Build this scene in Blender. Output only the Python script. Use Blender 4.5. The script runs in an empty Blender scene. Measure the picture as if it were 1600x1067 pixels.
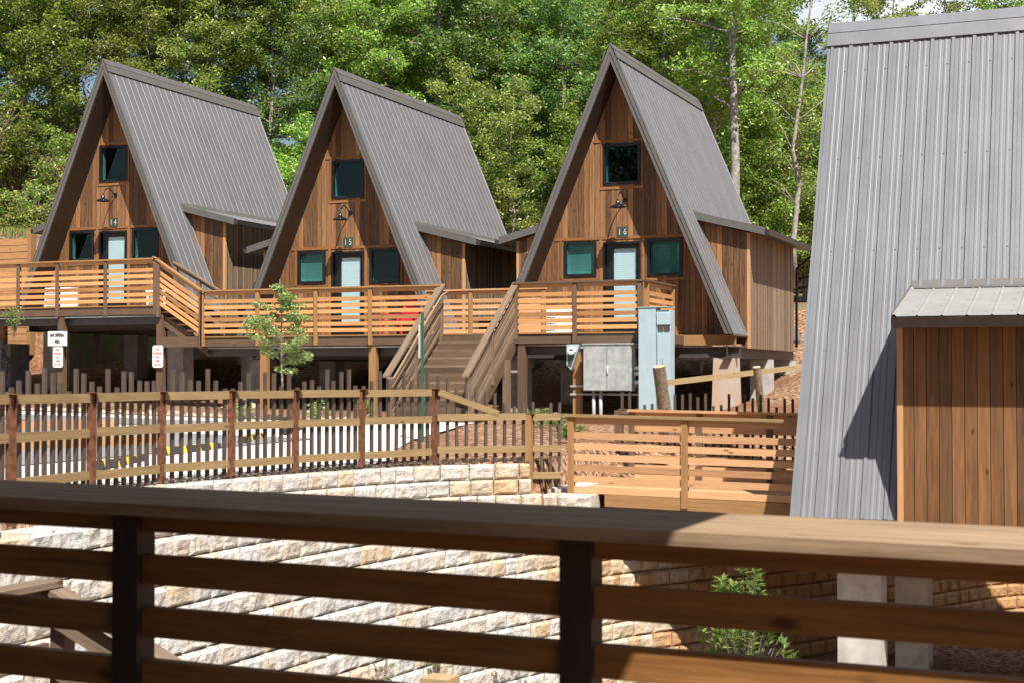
import bpy, math, random
import numpy as np
from mathutils import Vector, Matrix, noise
from mathutils.geometry import tessellate_polygon
R = math.radians
random.seed(7)
rng = np.random.default_rng(11)
S = bpy.context.scene
C = S.collection

# ------------------------------------------------------------ camera, sky, sun
CAM_YAW, CAM_PITCH, FPX = 22.308, 1.2918, 2350.0
cd = bpy.data.cameras.new("camera"); cam = bpy.data.objects.new("camera", cd); C.objects.link(cam)
cd.sensor_width = 36; cd.lens = FPX / 1600 * 36
cd.clip_start = 0.05; cd.clip_end = 2000
cd.dof.use_dof = True; cd.dof.focus_distance = 27.0; cd.dof.aperture_fstop = 7.5
cam.location = (0, 0, 0); cam.rotation_euler = (R(90 + CAM_PITCH), 0, R(CAM_YAW))
S.camera = cam
SUN = Vector((-0.87, 1.0, -1.87)).normalized()          # direction the light travels
sl = bpy.data.lights.new("sun", 'SUN'); so = bpy.data.objects.new("sun", sl); C.objects.link(so)
sl.energy = 5.0; sl.angle = R(0.55); sl.color = (1.0, 0.95, 0.86)
so.rotation_euler = SUN.to_track_quat('-Z', 'Y').to_euler(); so.location = (5, -5, 30)
W = bpy.data.worlds.new("World"); S.world = W; W.use_nodes = True
nt = W.node_tree; nt.nodes.clear()
sky = nt.nodes.new('ShaderNodeTexSky'); sky.sky_type = 'NISHITA'; sky.sun_disc = False
sky.sun_elevation = math.asin(-SUN.z); sky.sun_rotation = math.atan2(-SUN.x, -SUN.y)
sky.air_density = 1.0; sky.dust_density = 0.6; sky.ozone_density = 1.0
tc = nt.nodes.new('ShaderNodeTexCoord'); mp = nt.nodes.new('ShaderNodeMapping'); mp.inputs['Scale'].default_value = (1, 1, 2.6)
nz = nt.nodes.new('ShaderNodeTexNoise'); nz.inputs['Scale'].default_value = 3.2; nz.inputs['Detail'].default_value = 7
cr = nt.nodes.new('ShaderNodeValToRGB'); cr.color_ramp.elements[0].position = .50; cr.color_ramp.elements[1].position = .62
mx = nt.nodes.new('ShaderNodeMix'); mx.data_type = 'RGBA'; mx.inputs['B'].default_value = (13.0, 13.4, 14.0, 1)
bg = nt.nodes.new('ShaderNodeBackground'); bg.inputs['Strength'].default_value = 0.05
ow = nt.nodes.new('ShaderNodeOutputWorld'); L = nt.links.new
L(tc.outputs['Generated'], mp.inputs['Vector']); L(mp.outputs[0], nz.inputs['Vector']); L(nz.outputs['Fac'], cr.inputs[0])
L(cr.outputs[0], mx.inputs['Factor']); L(sky.outputs[0], mx.inputs['A']); L(mx.outputs['Result'], bg.inputs[0]); L(bg.outputs[0], ow.inputs[0])
S.view_settings.view_transform = 'Standard'; S.view_settings.look = 'None'; S.view_settings.exposure = 0.76; S.view_settings.gamma = 1
S.cycles.max_bounces = 6; S.cycles.transparent_max_bounces = 12; S.cycles.use_denoising = True

# ------------------------------------------------------------ materials
def mat(name):
    m = bpy.data.materials.new(name); m.use_nodes = True
    n = m.node_tree; b = n.nodes['Principled BSDF']
    return m, n, b
def nd(n, t, **kw):
    x = n.nodes.new(t)
    for k, v in kw.items():
        if k in x.inputs: x.inputs[k].default_value = v
        else: setattr(x, k, v)
    return x
def ramp(n, fac, *stops):
    c = n.nodes.new('ShaderNodeValToRGB'); e = c.color_ramp.elements
    e[0].position, e[0].color = stops[0][0], (*stops[0][1], 1)
    e[1].position, e[1].color = stops[-1][0], (*stops[-1][1], 1)
    for p, col in stops[1:-1]:
        q = e.new(p); q.color = (*col, 1)
    n.links.new(fac, c.inputs[0]); return c.outputs[0]
def mixc(n, f, a, b, mode='MIX'):
    m = n.nodes.new('ShaderNodeMix'); m.data_type = 'RGBA'; m.blend_type = mode
    for s, v in (('Factor', f), ('A', a), ('B', b)):
        if isinstance(v, (int, float)): m.inputs[s].default_value = v
        elif isinstance(v, tuple): m.inputs[s].default_value = (*v, 1)
        else: n.links.new(v, m.inputs[s])
    return m.outputs['Result']
def mth(n, op, a, b=None, c=None):
    m = n.nodes.new('ShaderNodeMath'); m.operation = op
    for i, v in enumerate((a, b, c)):
        if v is None: continue
        if isinstance(v, (int, float)): m.inputs[i].default_value = v
        else: n.links.new(v, m.inputs[i])
    return m.outputs[0]
def bump(n, b, h, s=.3, d=.01):
    u = n.nodes.new('ShaderNodeBump'); u.inputs['Strength'].default_value = s; u.inputs['Distance'].default_value = d
    n.links.new(h, u.inputs['Height']); n.links.new(u.outputs[0], b.inputs['Normal'])

def wood(name, dark, light, rough=.65, boards=None, vary=.35, knots=True, weather=None, spec=.3):
    """grain runs along UV.x (metres); boards = width of each plank measured on UV.y"""
    m, n, b = mat(name)
    uv = nd(n, 'ShaderNodeUVMap'); sep = nd(n, 'ShaderNodeSeparateXYZ'); n.links.new(uv.outputs[0], sep.inputs[0])
    u, v = sep.outputs[0], sep.outputs[1]
    if boards:
        q = mth(n, 'DIVIDE', v, boards); cell = mth(n, 'FLOOR', q); fr = mth(n, 'FRACT', q)
        wn = nd(n, 'ShaderNodeTexWhiteNoise', noise_dimensions='1D'); n.links.new(cell, wn.inputs['W']); rnd = wn.outputs['Value']
    else:
        g = nd(n, 'ShaderNodeNewGeometry'); rnd = g.outputs['Random Per Island']
    cb = nd(n, 'ShaderNodeCombineXYZ')
    n.links.new(mth(n, 'MULTIPLY_ADD', rnd, 17.0, u), cb.inputs[0])
    n.links.new(mth(n, 'MULTIPLY', v, 14.0), cb.inputs[1]); n.links.new(mth(n, 'MULTIPLY', rnd, 9.0), cb.inputs[2])
    n1 = nd(n, 'ShaderNodeTexNoise', Scale=2.2, Detail=6, Roughness=.62, Distortion=.5); n.links.new(cb.outputs[0], n1.inputs['Vector'])
    cb2 = nd(n, 'ShaderNodeCombineXYZ'); n.links.new(mth(n, 'MULTIPLY_ADD', rnd, 31.0, mth(n, 'MULTIPLY', u, 1.4)), cb2.inputs[0])
    n.links.new(mth(n, 'MULTIPLY', v, 70.0), cb2.inputs[1])
    n2 = nd(n, 'ShaderNodeTexNoise', Scale=1.0, Detail=3, Roughness=.6); n.links.new(cb2.outputs[0], n2.inputs['Vector'])
    f = mth(n, 'ADD', mth(n, 'MULTIPLY', n1.outputs[0], .65), mth(n, 'MULTIPLY', n2.outputs[0], .35))
    f = mth(n, 'ADD', f, mth(n, 'MULTIPLY', mth(n, 'SUBTRACT', rnd, .5), vary))
    col = ramp(n, f, (.22, dark), (.5, tuple((a + c) / 2 for a, c in zip(dark, light))), (.78, light))
    if weather:
        n3 = nd(n, 'ShaderNodeTexNoise', Scale=.8, Detail=4); n.links.new(cb.outputs[0], n3.inputs['Vector'])
        col = mixc(n, ramp(n, n3.outputs[0], (.42, (0, 0, 0)), (.7, (.8, .8, .8))), col, weather)
    if knots:
        cb3 = nd(n, 'ShaderNodeCombineXYZ'); n.links.new(mth(n, 'MULTIPLY_ADD', rnd, 13.0, mth(n, 'MULTIPLY', u, 1.9)), cb3.inputs[0])
        n.links.new(mth(n, 'MULTIPLY', v, 4.5), cb3.inputs[1])
        vo = nd(n, 'ShaderNodeTexVoronoi', Scale=1.0); n.links.new(cb3.outputs[0], vo.inputs['Vector'])
        k = ramp(n, vo.outputs['Distance'], (.045, (1, 1, 1)), (.10, (0, 0, 0)))
        col = mixc(n, mth(n, 'MULTIPLY', k, .75), col, tuple(c * .35 for c in dark))
    h = f
    if boards:
        e = mth(n, 'MINIMUM', fr, mth(n, 'SUBTRACT', 1.0, fr))
        gr = ramp(n, e, (.012, (0, 0, 0)), (.04, (1, 1, 1)))
        col = mixc(n, gr, tuple(c * .25 for c in dark), col)
        h = mth(n, 'ADD', mth(n, 'MULTIPLY', f, .25), gr)
    n.links.new(col, b.inputs['Base Color'])
    n.links.new(mth(n, 'MULTIPLY_ADD', n1.outputs[0], .25, rough - .1), b.inputs['Roughness'])
    b.inputs['Specular IOR Level'].default_value = spec
    bump(n, b, h, .5, .006)
    return m
def flat(name, col, rough=.5, metal=0., var=.12, scale=6., bmp=0., spec=.5, col2=None):
    m, n, b = mat(name)
    t = nd(n, 'ShaderNodeTexCoord'); x = nd(n, 'ShaderNodeTexNoise', Scale=scale, Detail=6, Roughness=.6); n.links.new(t.outputs['Object'], x.inputs['Vector'])
    c2 = col2 or tuple(min(1, c * (1 + var * 2)) for c in col)
    n.links.new(ramp(n, x.outputs[0], (.3, tuple(c * (1 - var) for c in col)), (.7, c2)), b.inputs['Base Color'])
    n.links.new(mth(n, 'MULTIPLY_ADD', x.outputs[0], .2, rough - .1), b.inputs['Roughness'])
    b.inputs['Metallic'].default_value = metal; b.inputs['Specular IOR Level'].default_value = spec
    if bmp: bump(n, b, x.outputs[0], bmp, .01)
    return m
M = {}
M['cedar'] = wood('cedar_boards', (.066, .031, .015), (.42, .205, .09), boards=.14, vary=.62, rough=.62, weather=(.15, .085, .045))
M['cedar_brown'] = wood('brown_cedar_boards', (.050, .026, .014), (.33, .155, .062), boards=.15, vary=.3, rough=.55, weather=(.13, .07, .035))
M['cedar_grey'] = wood('weathered_boards', (.10, .066, .042), (.36, .255, .165), boards=.055, vary=.45, rough=.8, knots=False)
M['cedar_trim'] = wood('cedar_trim', (.13, .055, .022), (.34, .16, .06), vary=.3)
M['cedar_end'] = wood('pale_corner_board', (.36, .19, .08), (.62, .37, .18), vary=.2)
M['slat'] = wood('orange_slats', (.27, .122, .046), (.66, .34, .14), vary=.55, rough=.6)
M['slat_pink'] = wood('pale_slats', (.32, .16, .075), (.66, .38, .20), vary=.5, rough=.6)
M['post_dark'] = wood('dark_posts', (.075, .045, .032), (.20, .125, .085), vary=.3, rough=.7)
M['post_tan'] = wood('tan_posts', (.20, .10, .04), (.42, .24, .10), vary=.3)
M['fascia'] = wood('brown_beams', (.045, .028, .018), (.19, .12, .075), vary=.25, rough=.7)
M['stair'] = wood('weathered_stairs', (.065, .043, .03), (.27, .19, .13), vary=.4, rough=.75)
M['fence_rail'] = wood('yellowish_rails', (.15, .095, .042), (.38, .265, .13), vary=.35)
M['picket'] = wood('dark_pickets', (.026, .020, .017), (.13, .092, .072), vary=.75, rough=.8, knots=False)
M['stain'] = wood('stained_rail', (.062, .023, .008), (.40, .185, .056), vary=.25, rough=.55, knots=True, spec=.25)
M['stain_post'] = wood('dark_stained_post', (.02, .013, .01), (.06, .038, .028), vary=.2, rough=.6)
M['cap'] = wood('weathered_cap', (.085, .052, .033), (.47, .33, .215), vary=.2, rough=.9, spec=.05)
M['timber'] = wood('timber_wall', (.26, .12, .05), (.58, .32, .15), vary=.5)
M['plank'] = wood('long_plank', (.26, .18, .08), (.5, .37, .2), vary=.2)

def metal_roof(name, col, rough, metal):
    m, n, b = mat(name)
    t = nd(n, 'ShaderNodeTexCoord'); mpn = nd(n, 'ShaderNodeMapping'); mpn.inputs['Scale'].default_value = (1, 1, .35); n.links.new(t.outputs['Object'], mpn.inputs[0])
    x = nd(n, 'ShaderNodeTexNoise', Scale=2.5, Detail=7, Roughness=.65); n.links.new(mpn.outputs[0], x.inputs['Vector'])
    n.links.new(ramp(n, x.outputs[0], (.3, tuple(c * .92 for c in col)), (.7, tuple(c * 1.1 for c in col))), b.inputs['Base Color'])
    n.links.new(mth(n, 'MULTIPLY_ADD', x.outputs[0], .25, rough - .12), b.inputs['Roughness'])
    b.inputs['Metallic'].default_value = metal
    y = nd(n, 'ShaderNodeTexNoise', Scale=.9, Detail=2); n.links.new(t.outputs['Object'], y.inputs['Vector'])
    bump(n, b, y.outputs[0], .07, .02)
    return m
M['roof'] = metal_roof('ribbed_metal_bronze', (.160, .157, .165), .5, .15)
M['roof_light'] = metal_roof('ribbed_metal_grey', (.165, .170, .186), .5, .15)
M['trim_metal'] = metal_roof('trim_metal', (.125, .117, .112), .48, .15)
M['trim_metal_dark'] = flat('dark_metal_trim', (.05, .04, .036), .4, .3)
M['soffit'] = flat('brown_soffit', (.055, .034, .022), .7)
M['black'] = flat('black_metal', (.012, .012, .014), .35, .2)
M['jamb'] = flat('pale_jamb', (.75, .80, .78), .5)
M['white'] = flat('white_paint', (.78, .78, .76), .5, var=.04)
M['sign_white'] = flat('sign_white', (.82, .83, .83), .45, var=.02)
M['sign_black'] = flat('sign_black', (.01, .01, .012), .5)
M['sign_red'] = flat('sign_red', (.6, .07, .06), .5)
M['green_post'] = flat('green_paint', (.02, .10, .06), .4, .2)
M['galv'] = flat('galvanised_steel', (.36, .42, .46), .42, .2, var=.22, scale=7, col2=(.52, .53, .52))
M['blue_cab'] = flat('pale_blue_enamel', (.36, .47, .52), .42, .0, var=.05, scale=3)
M['pvc'] = flat('grey_pipe', (.40, .42, .44), .45)
M['steel'] = flat('steel_beam', (.085, .075, .075), .5, .4)
M['rust'] = flat('rusted_steel', (.11, .045, .025), .8, .1, var=.35, scale=14, col2=(.25, .10, .05))
M['rubber'] = flat('black_rubber', (.03, .03, .03), .8)
M['yellow'] = flat('yellow_stripe', (.75, .5, .04), .5)
M['red'] = flat('red_plastic', (.45, .02, .03), .4)
M['plaque'] = flat('plaque', (.045, .06, .045), .5)
M['digit'] = flat('digit', (.42, .52, .42), .5)
M['concrete'] = flat('concrete_pier', (.40, .385, .36), .85, var=.2, scale=3.5, bmp=.3, col2=(.56, .545, .52))
M['concrete_red'] = flat('stained_pier', (.50, .46, .41), .85, var=.12, scale=1.6, bmp=.3, col2=(.46, .28, .18))
M['lot'] = flat('concrete_lot', (.60, .585, .56), .9, var=.05, scale=1.2, bmp=.15)
M['asphalt'] = flat('asphalt', (.19, .19, .195), .9, var=.18, scale=9, bmp=.3)
M['bark_log'] = flat('log_bark', (.13, .085, .055), .9, var=.45, scale=26, bmp=1.0, col2=(.34, .25, .17))
M['cutwood'] = flat('cut_wood', (.50, .36, .24), .7)
M['gabion'] = flat('gabion_rock', (.11, .115, .13), .85, var=.35, scale=9, bmp=.4)
M['boulder'] = flat('boulder', (.42, .31, .23), .85, var=.25, scale=5, bmp=.5)
M['stem'] = flat('stem_bark', (.21, .175, .14), .9, var=.3, scale=14, bmp=.6, col2=(.40, .36, .31))
M['stem_pale'] = flat('pale_bark', (.20, .18, .155), .9, var=.4, scale=7, bmp=.6, col2=(.44, .41, .37))
M['twig'] = flat('dry_twig', (.20, .15, .11), .9, var=.3)

def mulch():
    m, n, b = mat('bark_mulch')
    t = nd(n, 'ShaderNodeTexCoord')
    v = nd(n, 'ShaderNodeTexVoronoi', Scale=16.); n.links.new(t.outputs['Object'], v.inputs['Vector'])
    x = nd(n, 'ShaderNodeTexNoise', Scale=.35, Detail=5); n.links.new(t.outputs['Object'], x.inputs['Vector'])
    y = nd(n, 'ShaderNodeTexNoise', Scale=30., Detail=4); n.links.new(t.outputs['Object'], y.inputs['Vector'])
    sp = nd(n, 'ShaderNodeSeparateColor'); n.links.new(v.outputs['Color'], sp.inputs[0])
    c = ramp(n, sp.outputs[0], (.0, (.055, .028, .016)), (.35, (.20, .105, .06)), (.7, (.37, .22, .135)), (1., (.52, .34, .22)))
    soil = ramp(n, y.outputs[0], (.3, (.16, .062, .03)), (.7, (.30, .13, .065)))
    sz = nd(n, 'ShaderNodeSeparateXYZ'); n.links.new(t.outputs['Object'], sz.inputs[0])
    c = mixc(n, ramp(n, x.outputs[0], (.50, (0, 0, 0)), (.62, (.7, .7, .7))), c, soil)
    n.links.new(c, b.inputs['Base Color']); b.inputs['Roughness'].default_value = .95; b.inputs['Specular IOR Level'].default_value = .15
    bump(n, b, mth(n, 'ADD', v.outputs['Distance'], y.outputs[0]), 1.0, .04)
    return m
M['mulch'] = mulch()
def hillmat():
    m, n, b = mat('forest_floor')
    t = nd(n, 'ShaderNodeTexCoord'); x = nd(n, 'ShaderNodeTexNoise', Scale=1.5, Detail=8); n.links.new(t.outputs['Object'], x.inputs['Vector'])
    n.links.new(ramp(n, x.outputs[0], (.3, (.08, .05, .03)), (.5, (.20, .14, .09)), (.62, (.10, .13, .04)), (.75, (.28, .2, .13))), b.inputs['Base Color'])
    b.inputs['Roughness'].default_value = 1; bump(n, b, x.outputs[0], 1, .1); return m
M['floor'] = hillmat()
def stone():
    m, n, b = mat('limestone_blocks')
    t = nd(n, 'ShaderNodeTexCoord'); g = nd(n, 'ShaderNodeNewGeometry')
    off = nd(n, 'ShaderNodeVectorMath', operation='ADD'); cb = nd(n, 'ShaderNodeCombineXYZ')
    n.links.new(mth(n, 'MULTIPLY', g.outputs['Random Per Island'], 40.), cb.inputs[0])
    n.links.new(t.outputs['Object'], off.inputs[0]); n.links.new(cb.outputs[0], off.inputs[1])
    x = nd(n, 'ShaderNodeTexNoise', Scale=4.5, Detail=7, Roughness=.65); n.links.new(off.outputs[0], x.inputs['Vector'])
    y = nd(n, 'ShaderNodeTexNoise', Scale=26., Detail=6, Roughness=.7); n.links.new(off.outputs[0], y.inputs['Vector'])
    warm = mth(n, 'ADD', mth(n, 'MULTIPLY', g.outputs['Random Per Island'], .34), mth(n, 'MULTIPLY', x.outputs[0], .75))
    # stones further right along the wall are more ochre
    sx = nd(n, 'ShaderNodeSeparateXYZ'); n.links.new(t.outputs['Object'], sx.inputs[0])
    warm = mth(n, 'ADD', warm, mth(n, 'MULTIPLY', mth(n, 'MAXIMUM', mth(n, 'SUBTRACT', sx.outputs[1], 18.4), 0.), .11))
    c = ramp(n, warm, (.36, (.47, .472, .475)), (.56, (.53, .50, .455)), (.78, (.52, .40, .27)), (1.12, (.42, .23, .10)))
    c = mixc(n, ramp(n, y.outputs[0], (.34, (.85, .85, .85)), (.47, (0, 0, 0))), c, (.20, .17, .15))
    n.links.new(c, b.inputs['Base Color']); b.inputs['Roughness'].default_value = .9; b.inputs['Specular IOR Level'].default_value = .2
    bump(n, b, mth(n, 'ADD', x.outputs[0], mth(n, 'MULTIPLY', y.outputs[0], .5)), .9, .03)
    return m
M['stone'] = stone()
def glass(name, tint, refl=.10):
    m = bpy.data.materials.new(name); m.use_nodes = True; n = m.node_tree; n.nodes.clear()
    tr = nd(n, 'ShaderNodeBsdfTransparent', Color=(*tint, 1)); gl = nd(n, 'ShaderNodeBsdfGlossy', Color=(.55, .7, .66, 1), Roughness=.02)
    lw = nd(n, 'ShaderNodeLayerWeight', Blend=.5); fr_ = mth(n, 'MULTIPLY_ADD', mth(n, 'POWER', lw.outputs['Facing'], 3.5), .75, .045); mxs = nd(n, 'ShaderNodeMixShader'); o = nd(n, 'ShaderNodeOutputMaterial')
    n.links.new(mth(n, 'ADD', fr_, refl), mxs.inputs[0]); n.links.new(tr.outputs[0], mxs.inputs[1]); n.links.new(gl.outputs[0], mxs.inputs[2])
    n.links.new(mxs.outputs[0], o.inputs[0]); return m
M['glass'] = glass('tinted_glass', (.23, .43, .42), .02)
M['glass_door'] = glass('door_glass', (.76, .88, .92), .03)
def blindmat():
    m, n, b = mat('blind_slats'); uv = nd(n, 'ShaderNodeTexCoord'); s = nd(n, 'ShaderNodeSeparateXYZ'); n.links.new(uv.outputs['Object'], s.inputs[0])
    f = mth(n, 'FRACT', mth(n, 'DIVIDE', s.outputs[2], .05))
    n.links.new(ramp(n, f, (.0, (.45, .48, .49)), (.2, (.82, .86, .87)), (1., (.88, .92, .93))), b.inputs['Base Color']); bump(n, b, f, .4, .01); return m
M['blind'] = blindmat()
def leaf(name, c1, c2, c3, trans=.45):
    m = bpy.data.materials.new(name); m.use_nodes = True; n = m.node_tree; n.nodes.clear()
    g = nd(n, 'ShaderNodeNewGeometry'); oi = nd(n, 'ShaderNodeObjectInfo')
    f = mth(n, 'ADD', mth(n, 'MULTIPLY', g.outputs['Random Per Island'], .75), mth(n, 'MULTIPLY', oi.outputs['Random'], .25))
    c = ramp(n, f, (.08, c1), (.55, c2), (.95, c3))
    hs = nd(n, 'ShaderNodeHueSaturation'); n.links.new(mth(n, 'MULTIPLY_ADD', oi.outputs['Random'], .035, .482), hs.inputs['Hue'])
    n.links.new(mth(n, 'MULTIPLY_ADD', oi.outputs['Random'], .45, .75), hs.inputs['Value']); n.links.new(c, hs.inputs['Color'])
    d = nd(n, 'ShaderNodeBsdfPrincipled', Roughness=.38); d.inputs['Specular IOR Level'].default_value = .5
    t = nd(n, 'ShaderNodeBsdfTranslucent'); x = nd(n, 'ShaderNodeMixShader'); x.inputs[0].default_value = trans; o = nd(n, 'ShaderNodeOutputMaterial')
    n.links.new(hs.outputs[0], d.inputs['Base Color']); n.links.new(hs.outputs[0], t.inputs['Color'])
    n.links.new(d.outputs[0], x.inputs[1]); n.links.new(t.outputs[0], x.inputs[2]); n.links.new(x.outputs[0], o.inputs[0]); return m
M['leafA'] = leaf('leaf_mid', (.13, .225, .035), (.27, .40, .07), (.54, .64, .19))
M['leafB'] = leaf('leaf_dark', (.08, .165, .04), (.175, .30, .075), (.38, .50, .17))
M['leafC'] = leaf('leaf_yellow', (.15, .22, .045), (.31, .39, .09), (.56, .56, .18))
M['leafD'] = leaf('leaf_shrub', (.10, .19, .045), (.22, .34, .08), (.46, .54, .20))
M['leafR'] = leaf('leaf_orange', (.30, .04, .01), (.55, .10, .03), (.62, .2, .06))
M['leafV'] = leaf('leaf_vine', (.09, .14, .03), (.22, .31, .07), (.48, .42, .15))

# ------------------------------------------------------------ mesh building
class MB:
    def __init__(s): s.v = []; s.f = []; s.uv = []; s.sm = []
    def quadbox(s, P, uax=None, wid=None):
        """8 corners: bottom ring 0-3, top ring 4-7; uax = direction of the grain"""
        b = len(s.v); s.v += [tuple(p) for p in P]
        ro = random.random() * 50
        P = [Vector(p) for p in P]
        ax = Vector(uax).normalized() if uax is not None else (P[1] - P[0]).normalized()
        for q in ((0, 3, 2, 1), (4, 5, 6, 7), (0, 1, 5, 4), (1, 2, 6, 5), (2, 3, 7, 6), (3, 0, 4, 7)):
            s.f.append(tuple(b + i for i in q)); n = (P[q[1]] - P[q[0]]).cross(P[q[3]] - P[q[0]])
            if n.length < 1e-12: n = Vector((0, 0, 1))
            cr = n.normalized().cross(ax)
            if cr.length < .3: cr = Vector((0, 0, 1)).cross(n.normalized())
            if cr.length < 1e-6: cr = Vector((1, 0, 0))
            cr.normalize()
            s.uv += [(P[i].dot(ax), P[i].dot(cr) + ro) for i in q]; s.sm.append(False)
        return s
    def box(s, x0, x1, y0, y1, z0, z1, ax=None):
        P = [(x0, y0, z0), (x1, y0, z0), (x1, y1, z0), (x0, y1, z0), (x0, y0, z1), (x1, y0, z1), (x1, y1, z1), (x0, y1, z1)]
        if ax is None:
            d = (x1 - x0, y1 - y0, z1 - z0); k = max(range(3), key=lambda i: abs(d[i])); ax = [(1, 0, 0), (0, 1, 0), (0, 0, 1)][k]
        return s.quadbox(P, ax)
    def board(s, p0, p1, w, h, up=(0, 0, 1)):
        """bar from p0 to p1 (centre line); w across, h along 'up' (plumb ends when sloped)"""
        p0, p1, up = Vector(p0), Vector(p1), Vector(up); d = p1 - p0; sd = d.cross(up).normalized() * (w / 2); u = up * (h / 2)
        P = [p0 - sd - u, p1 - sd - u, p1 + sd - u, p0 + sd - u, p0 - sd + u, p1 - sd + u, p1 + sd + u, p0 + sd + u]
        return s.quadbox(P, d)
    def poly(s, pts, uvf=None, smooth=False):
        b = len(s.v); s.v += [tuple(p) for p in pts]; s.f.append(tuple(range(b, b + len(pts))))
        s.uv += [uvf(p) if uvf else (p[0], p[1]) for p in pts]; s.sm.append(smooth); return s
    def prism(s, poly, d, uvf=None):
        """extrude 3D polygon by vector d"""
        d = Vector(d); P = [Vector(p) for p in poly]; n = len(P); uvf = uvf or (lambda p: (p[0] + p[2], p[1]))
        s.poly(P[::-1], uvf); s.poly([p + d for p in P], uvf)
        for i in range(n):
            j = (i + 1) % n; s.poly([P[i], P[j], P[j] + d, P[i] + d], uvf)
        return s
    def tube(s, path, rad, seg=8, caps=True):
        P = [Vector(p) for p in path]; n = len(P)
        if not hasattr(rad, '__len__'): rad = [rad] * n
        rings = []; prev = None
        for i in range(n):
            t = (P[min(i + 1, n - 1)] - P[max(i - 1, 0)]).normalized()
            a = prev if prev is not None else (Vector((0, 0, 1)) if abs(t.z) < .9 else Vector((1, 0, 0)))
            x = (a - t * a.dot(t)).normalized(); prev = x; y = t.cross(x); b = len(s.v)
            for k in range(seg):
                q = 2 * math.pi * k / seg; s.v.append(tuple(P[i] + (x * math.cos(q) + y * math.sin(q)) * rad[i]))
            rings.append(b)
        L_ = 0
        for i in range(n - 1):
            a, b = rings[i], rings[i + 1]; l2 = L_ + (P[i + 1] - P[i]).length
            for k in range(seg):
                k2 = (k + 1) % seg; s.f.append((a + k, a + k2, b + k2, b + k)); s.sm.append(True)
                s.uv += [(L_, k / seg), (L_, (k + 1) / seg), (l2, (k + 1) / seg), (l2, k / seg)]
            L_ = l2
        if caps:
            s.f.append(tuple(rings[0] + k for k in range(seg))[::-1]); s.sm.append(False); s.uv += [(0, 0)] * seg
            s.f.append(tuple(rings[-1] + k for k in range(seg))); s.sm.append(False); s.uv += [(0, 0)] * seg
        return s
    def lathe(s, prof, c=(0, 0, 0), seg=20):
        b = len(s.v); n = len(prof)
        for r, z in prof:
            for k in range(seg):
                q = 2 * math.pi * k / seg; s.v.append((c[0] + r * math.cos(q), c[1] + r * math.sin(q), c[2] + z))
        for i in range(n - 1):
            for k in range(seg):
                k2 = (k + 1) % seg; s.f.append((b + i * seg + k, b + i * seg + k2, b + (i + 1) * seg + k2, b + (i + 1) * seg + k)); s.sm.append(True); s.uv += [(0, 0)] * 4
        return s
    def build(s, name, m, parent=None, loc=None, rotz=None):
        me = bpy.data.meshes.new(name); me.from_pydata(s.v, [], s.f)
        ul = me.uv_layers.new(name='UVMap'); a = np.array(s.uv, dtype=np.float32).ravel()
        ul.data.foreach_set('uv', a); me.polygons.foreach_set('use_smooth', s.sm); me.materials.append(M[m] if isinstance(m, str) else m); me.update()
        o = bpy.data.objects.new(name, me); C.objects.link(o)
        if parent: o.parent = parent
        if loc is not None: o.location = loc
        if rotz is not None: o.rotation_euler = (0, 0, rotz)
        return o
def thing(name, label, cat, loc=(0, 0, 0), rz=0., group=None):
    o = bpy.data.objects.new(name, None); C.objects.link(o); o.location = loc; o.rotation_euler = (0, 0, rz); o.empty_display_size = .3
    return tag(o, label, cat, group)
def tag(o, label, cat, group=None):
    o['label'] = label; o['category'] = cat
    if group: o['group'] = group
    return o
def struct(o, kind='structure'): o['kind'] = kind; return o
def copy_tree(o, parent=None):
    c = o.copy(); C.objects.link(c); c.parent = parent
    for ch in list(o.children): copy_tree(ch, c)
    return c
def at(px, Y):                       # photograph column + camera depth -> ground plan position
    X = (px - 800) / FPX * Y; c, s = math.cos(R(CAM_YAW)), math.sin(R(CAM_YAW))
    return X * c - Y * s, X * s + Y * c
def text(s, size, name, m, parent, loc, rot, condense=1.0, bold=0.):
    cu = bpy.data.curves.new(name, 'FONT'); cu.body = s; cu.size = size; cu.align_x = 'CENTER'; cu.align_y = 'CENTER'; cu.extrude = .002; cu.offset = bold
    o = bpy.data.objects.new(name, cu); C.objects.link(o); bpy.context.view_layer.update()
    me = bpy.data.meshes.new_from_object(o.evaluated_get(bpy.context.evaluated_depsgraph_get())); bpy.data.objects.remove(o)
    me.materials.clear(); me.materials.append(M[m]); q = bpy.data.objects.new(name, me); C.objects.link(q)
    q.parent = parent; q.location = loc; q.rotation_euler = rot; q.scale = (condense, 1, 1); return q

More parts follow.
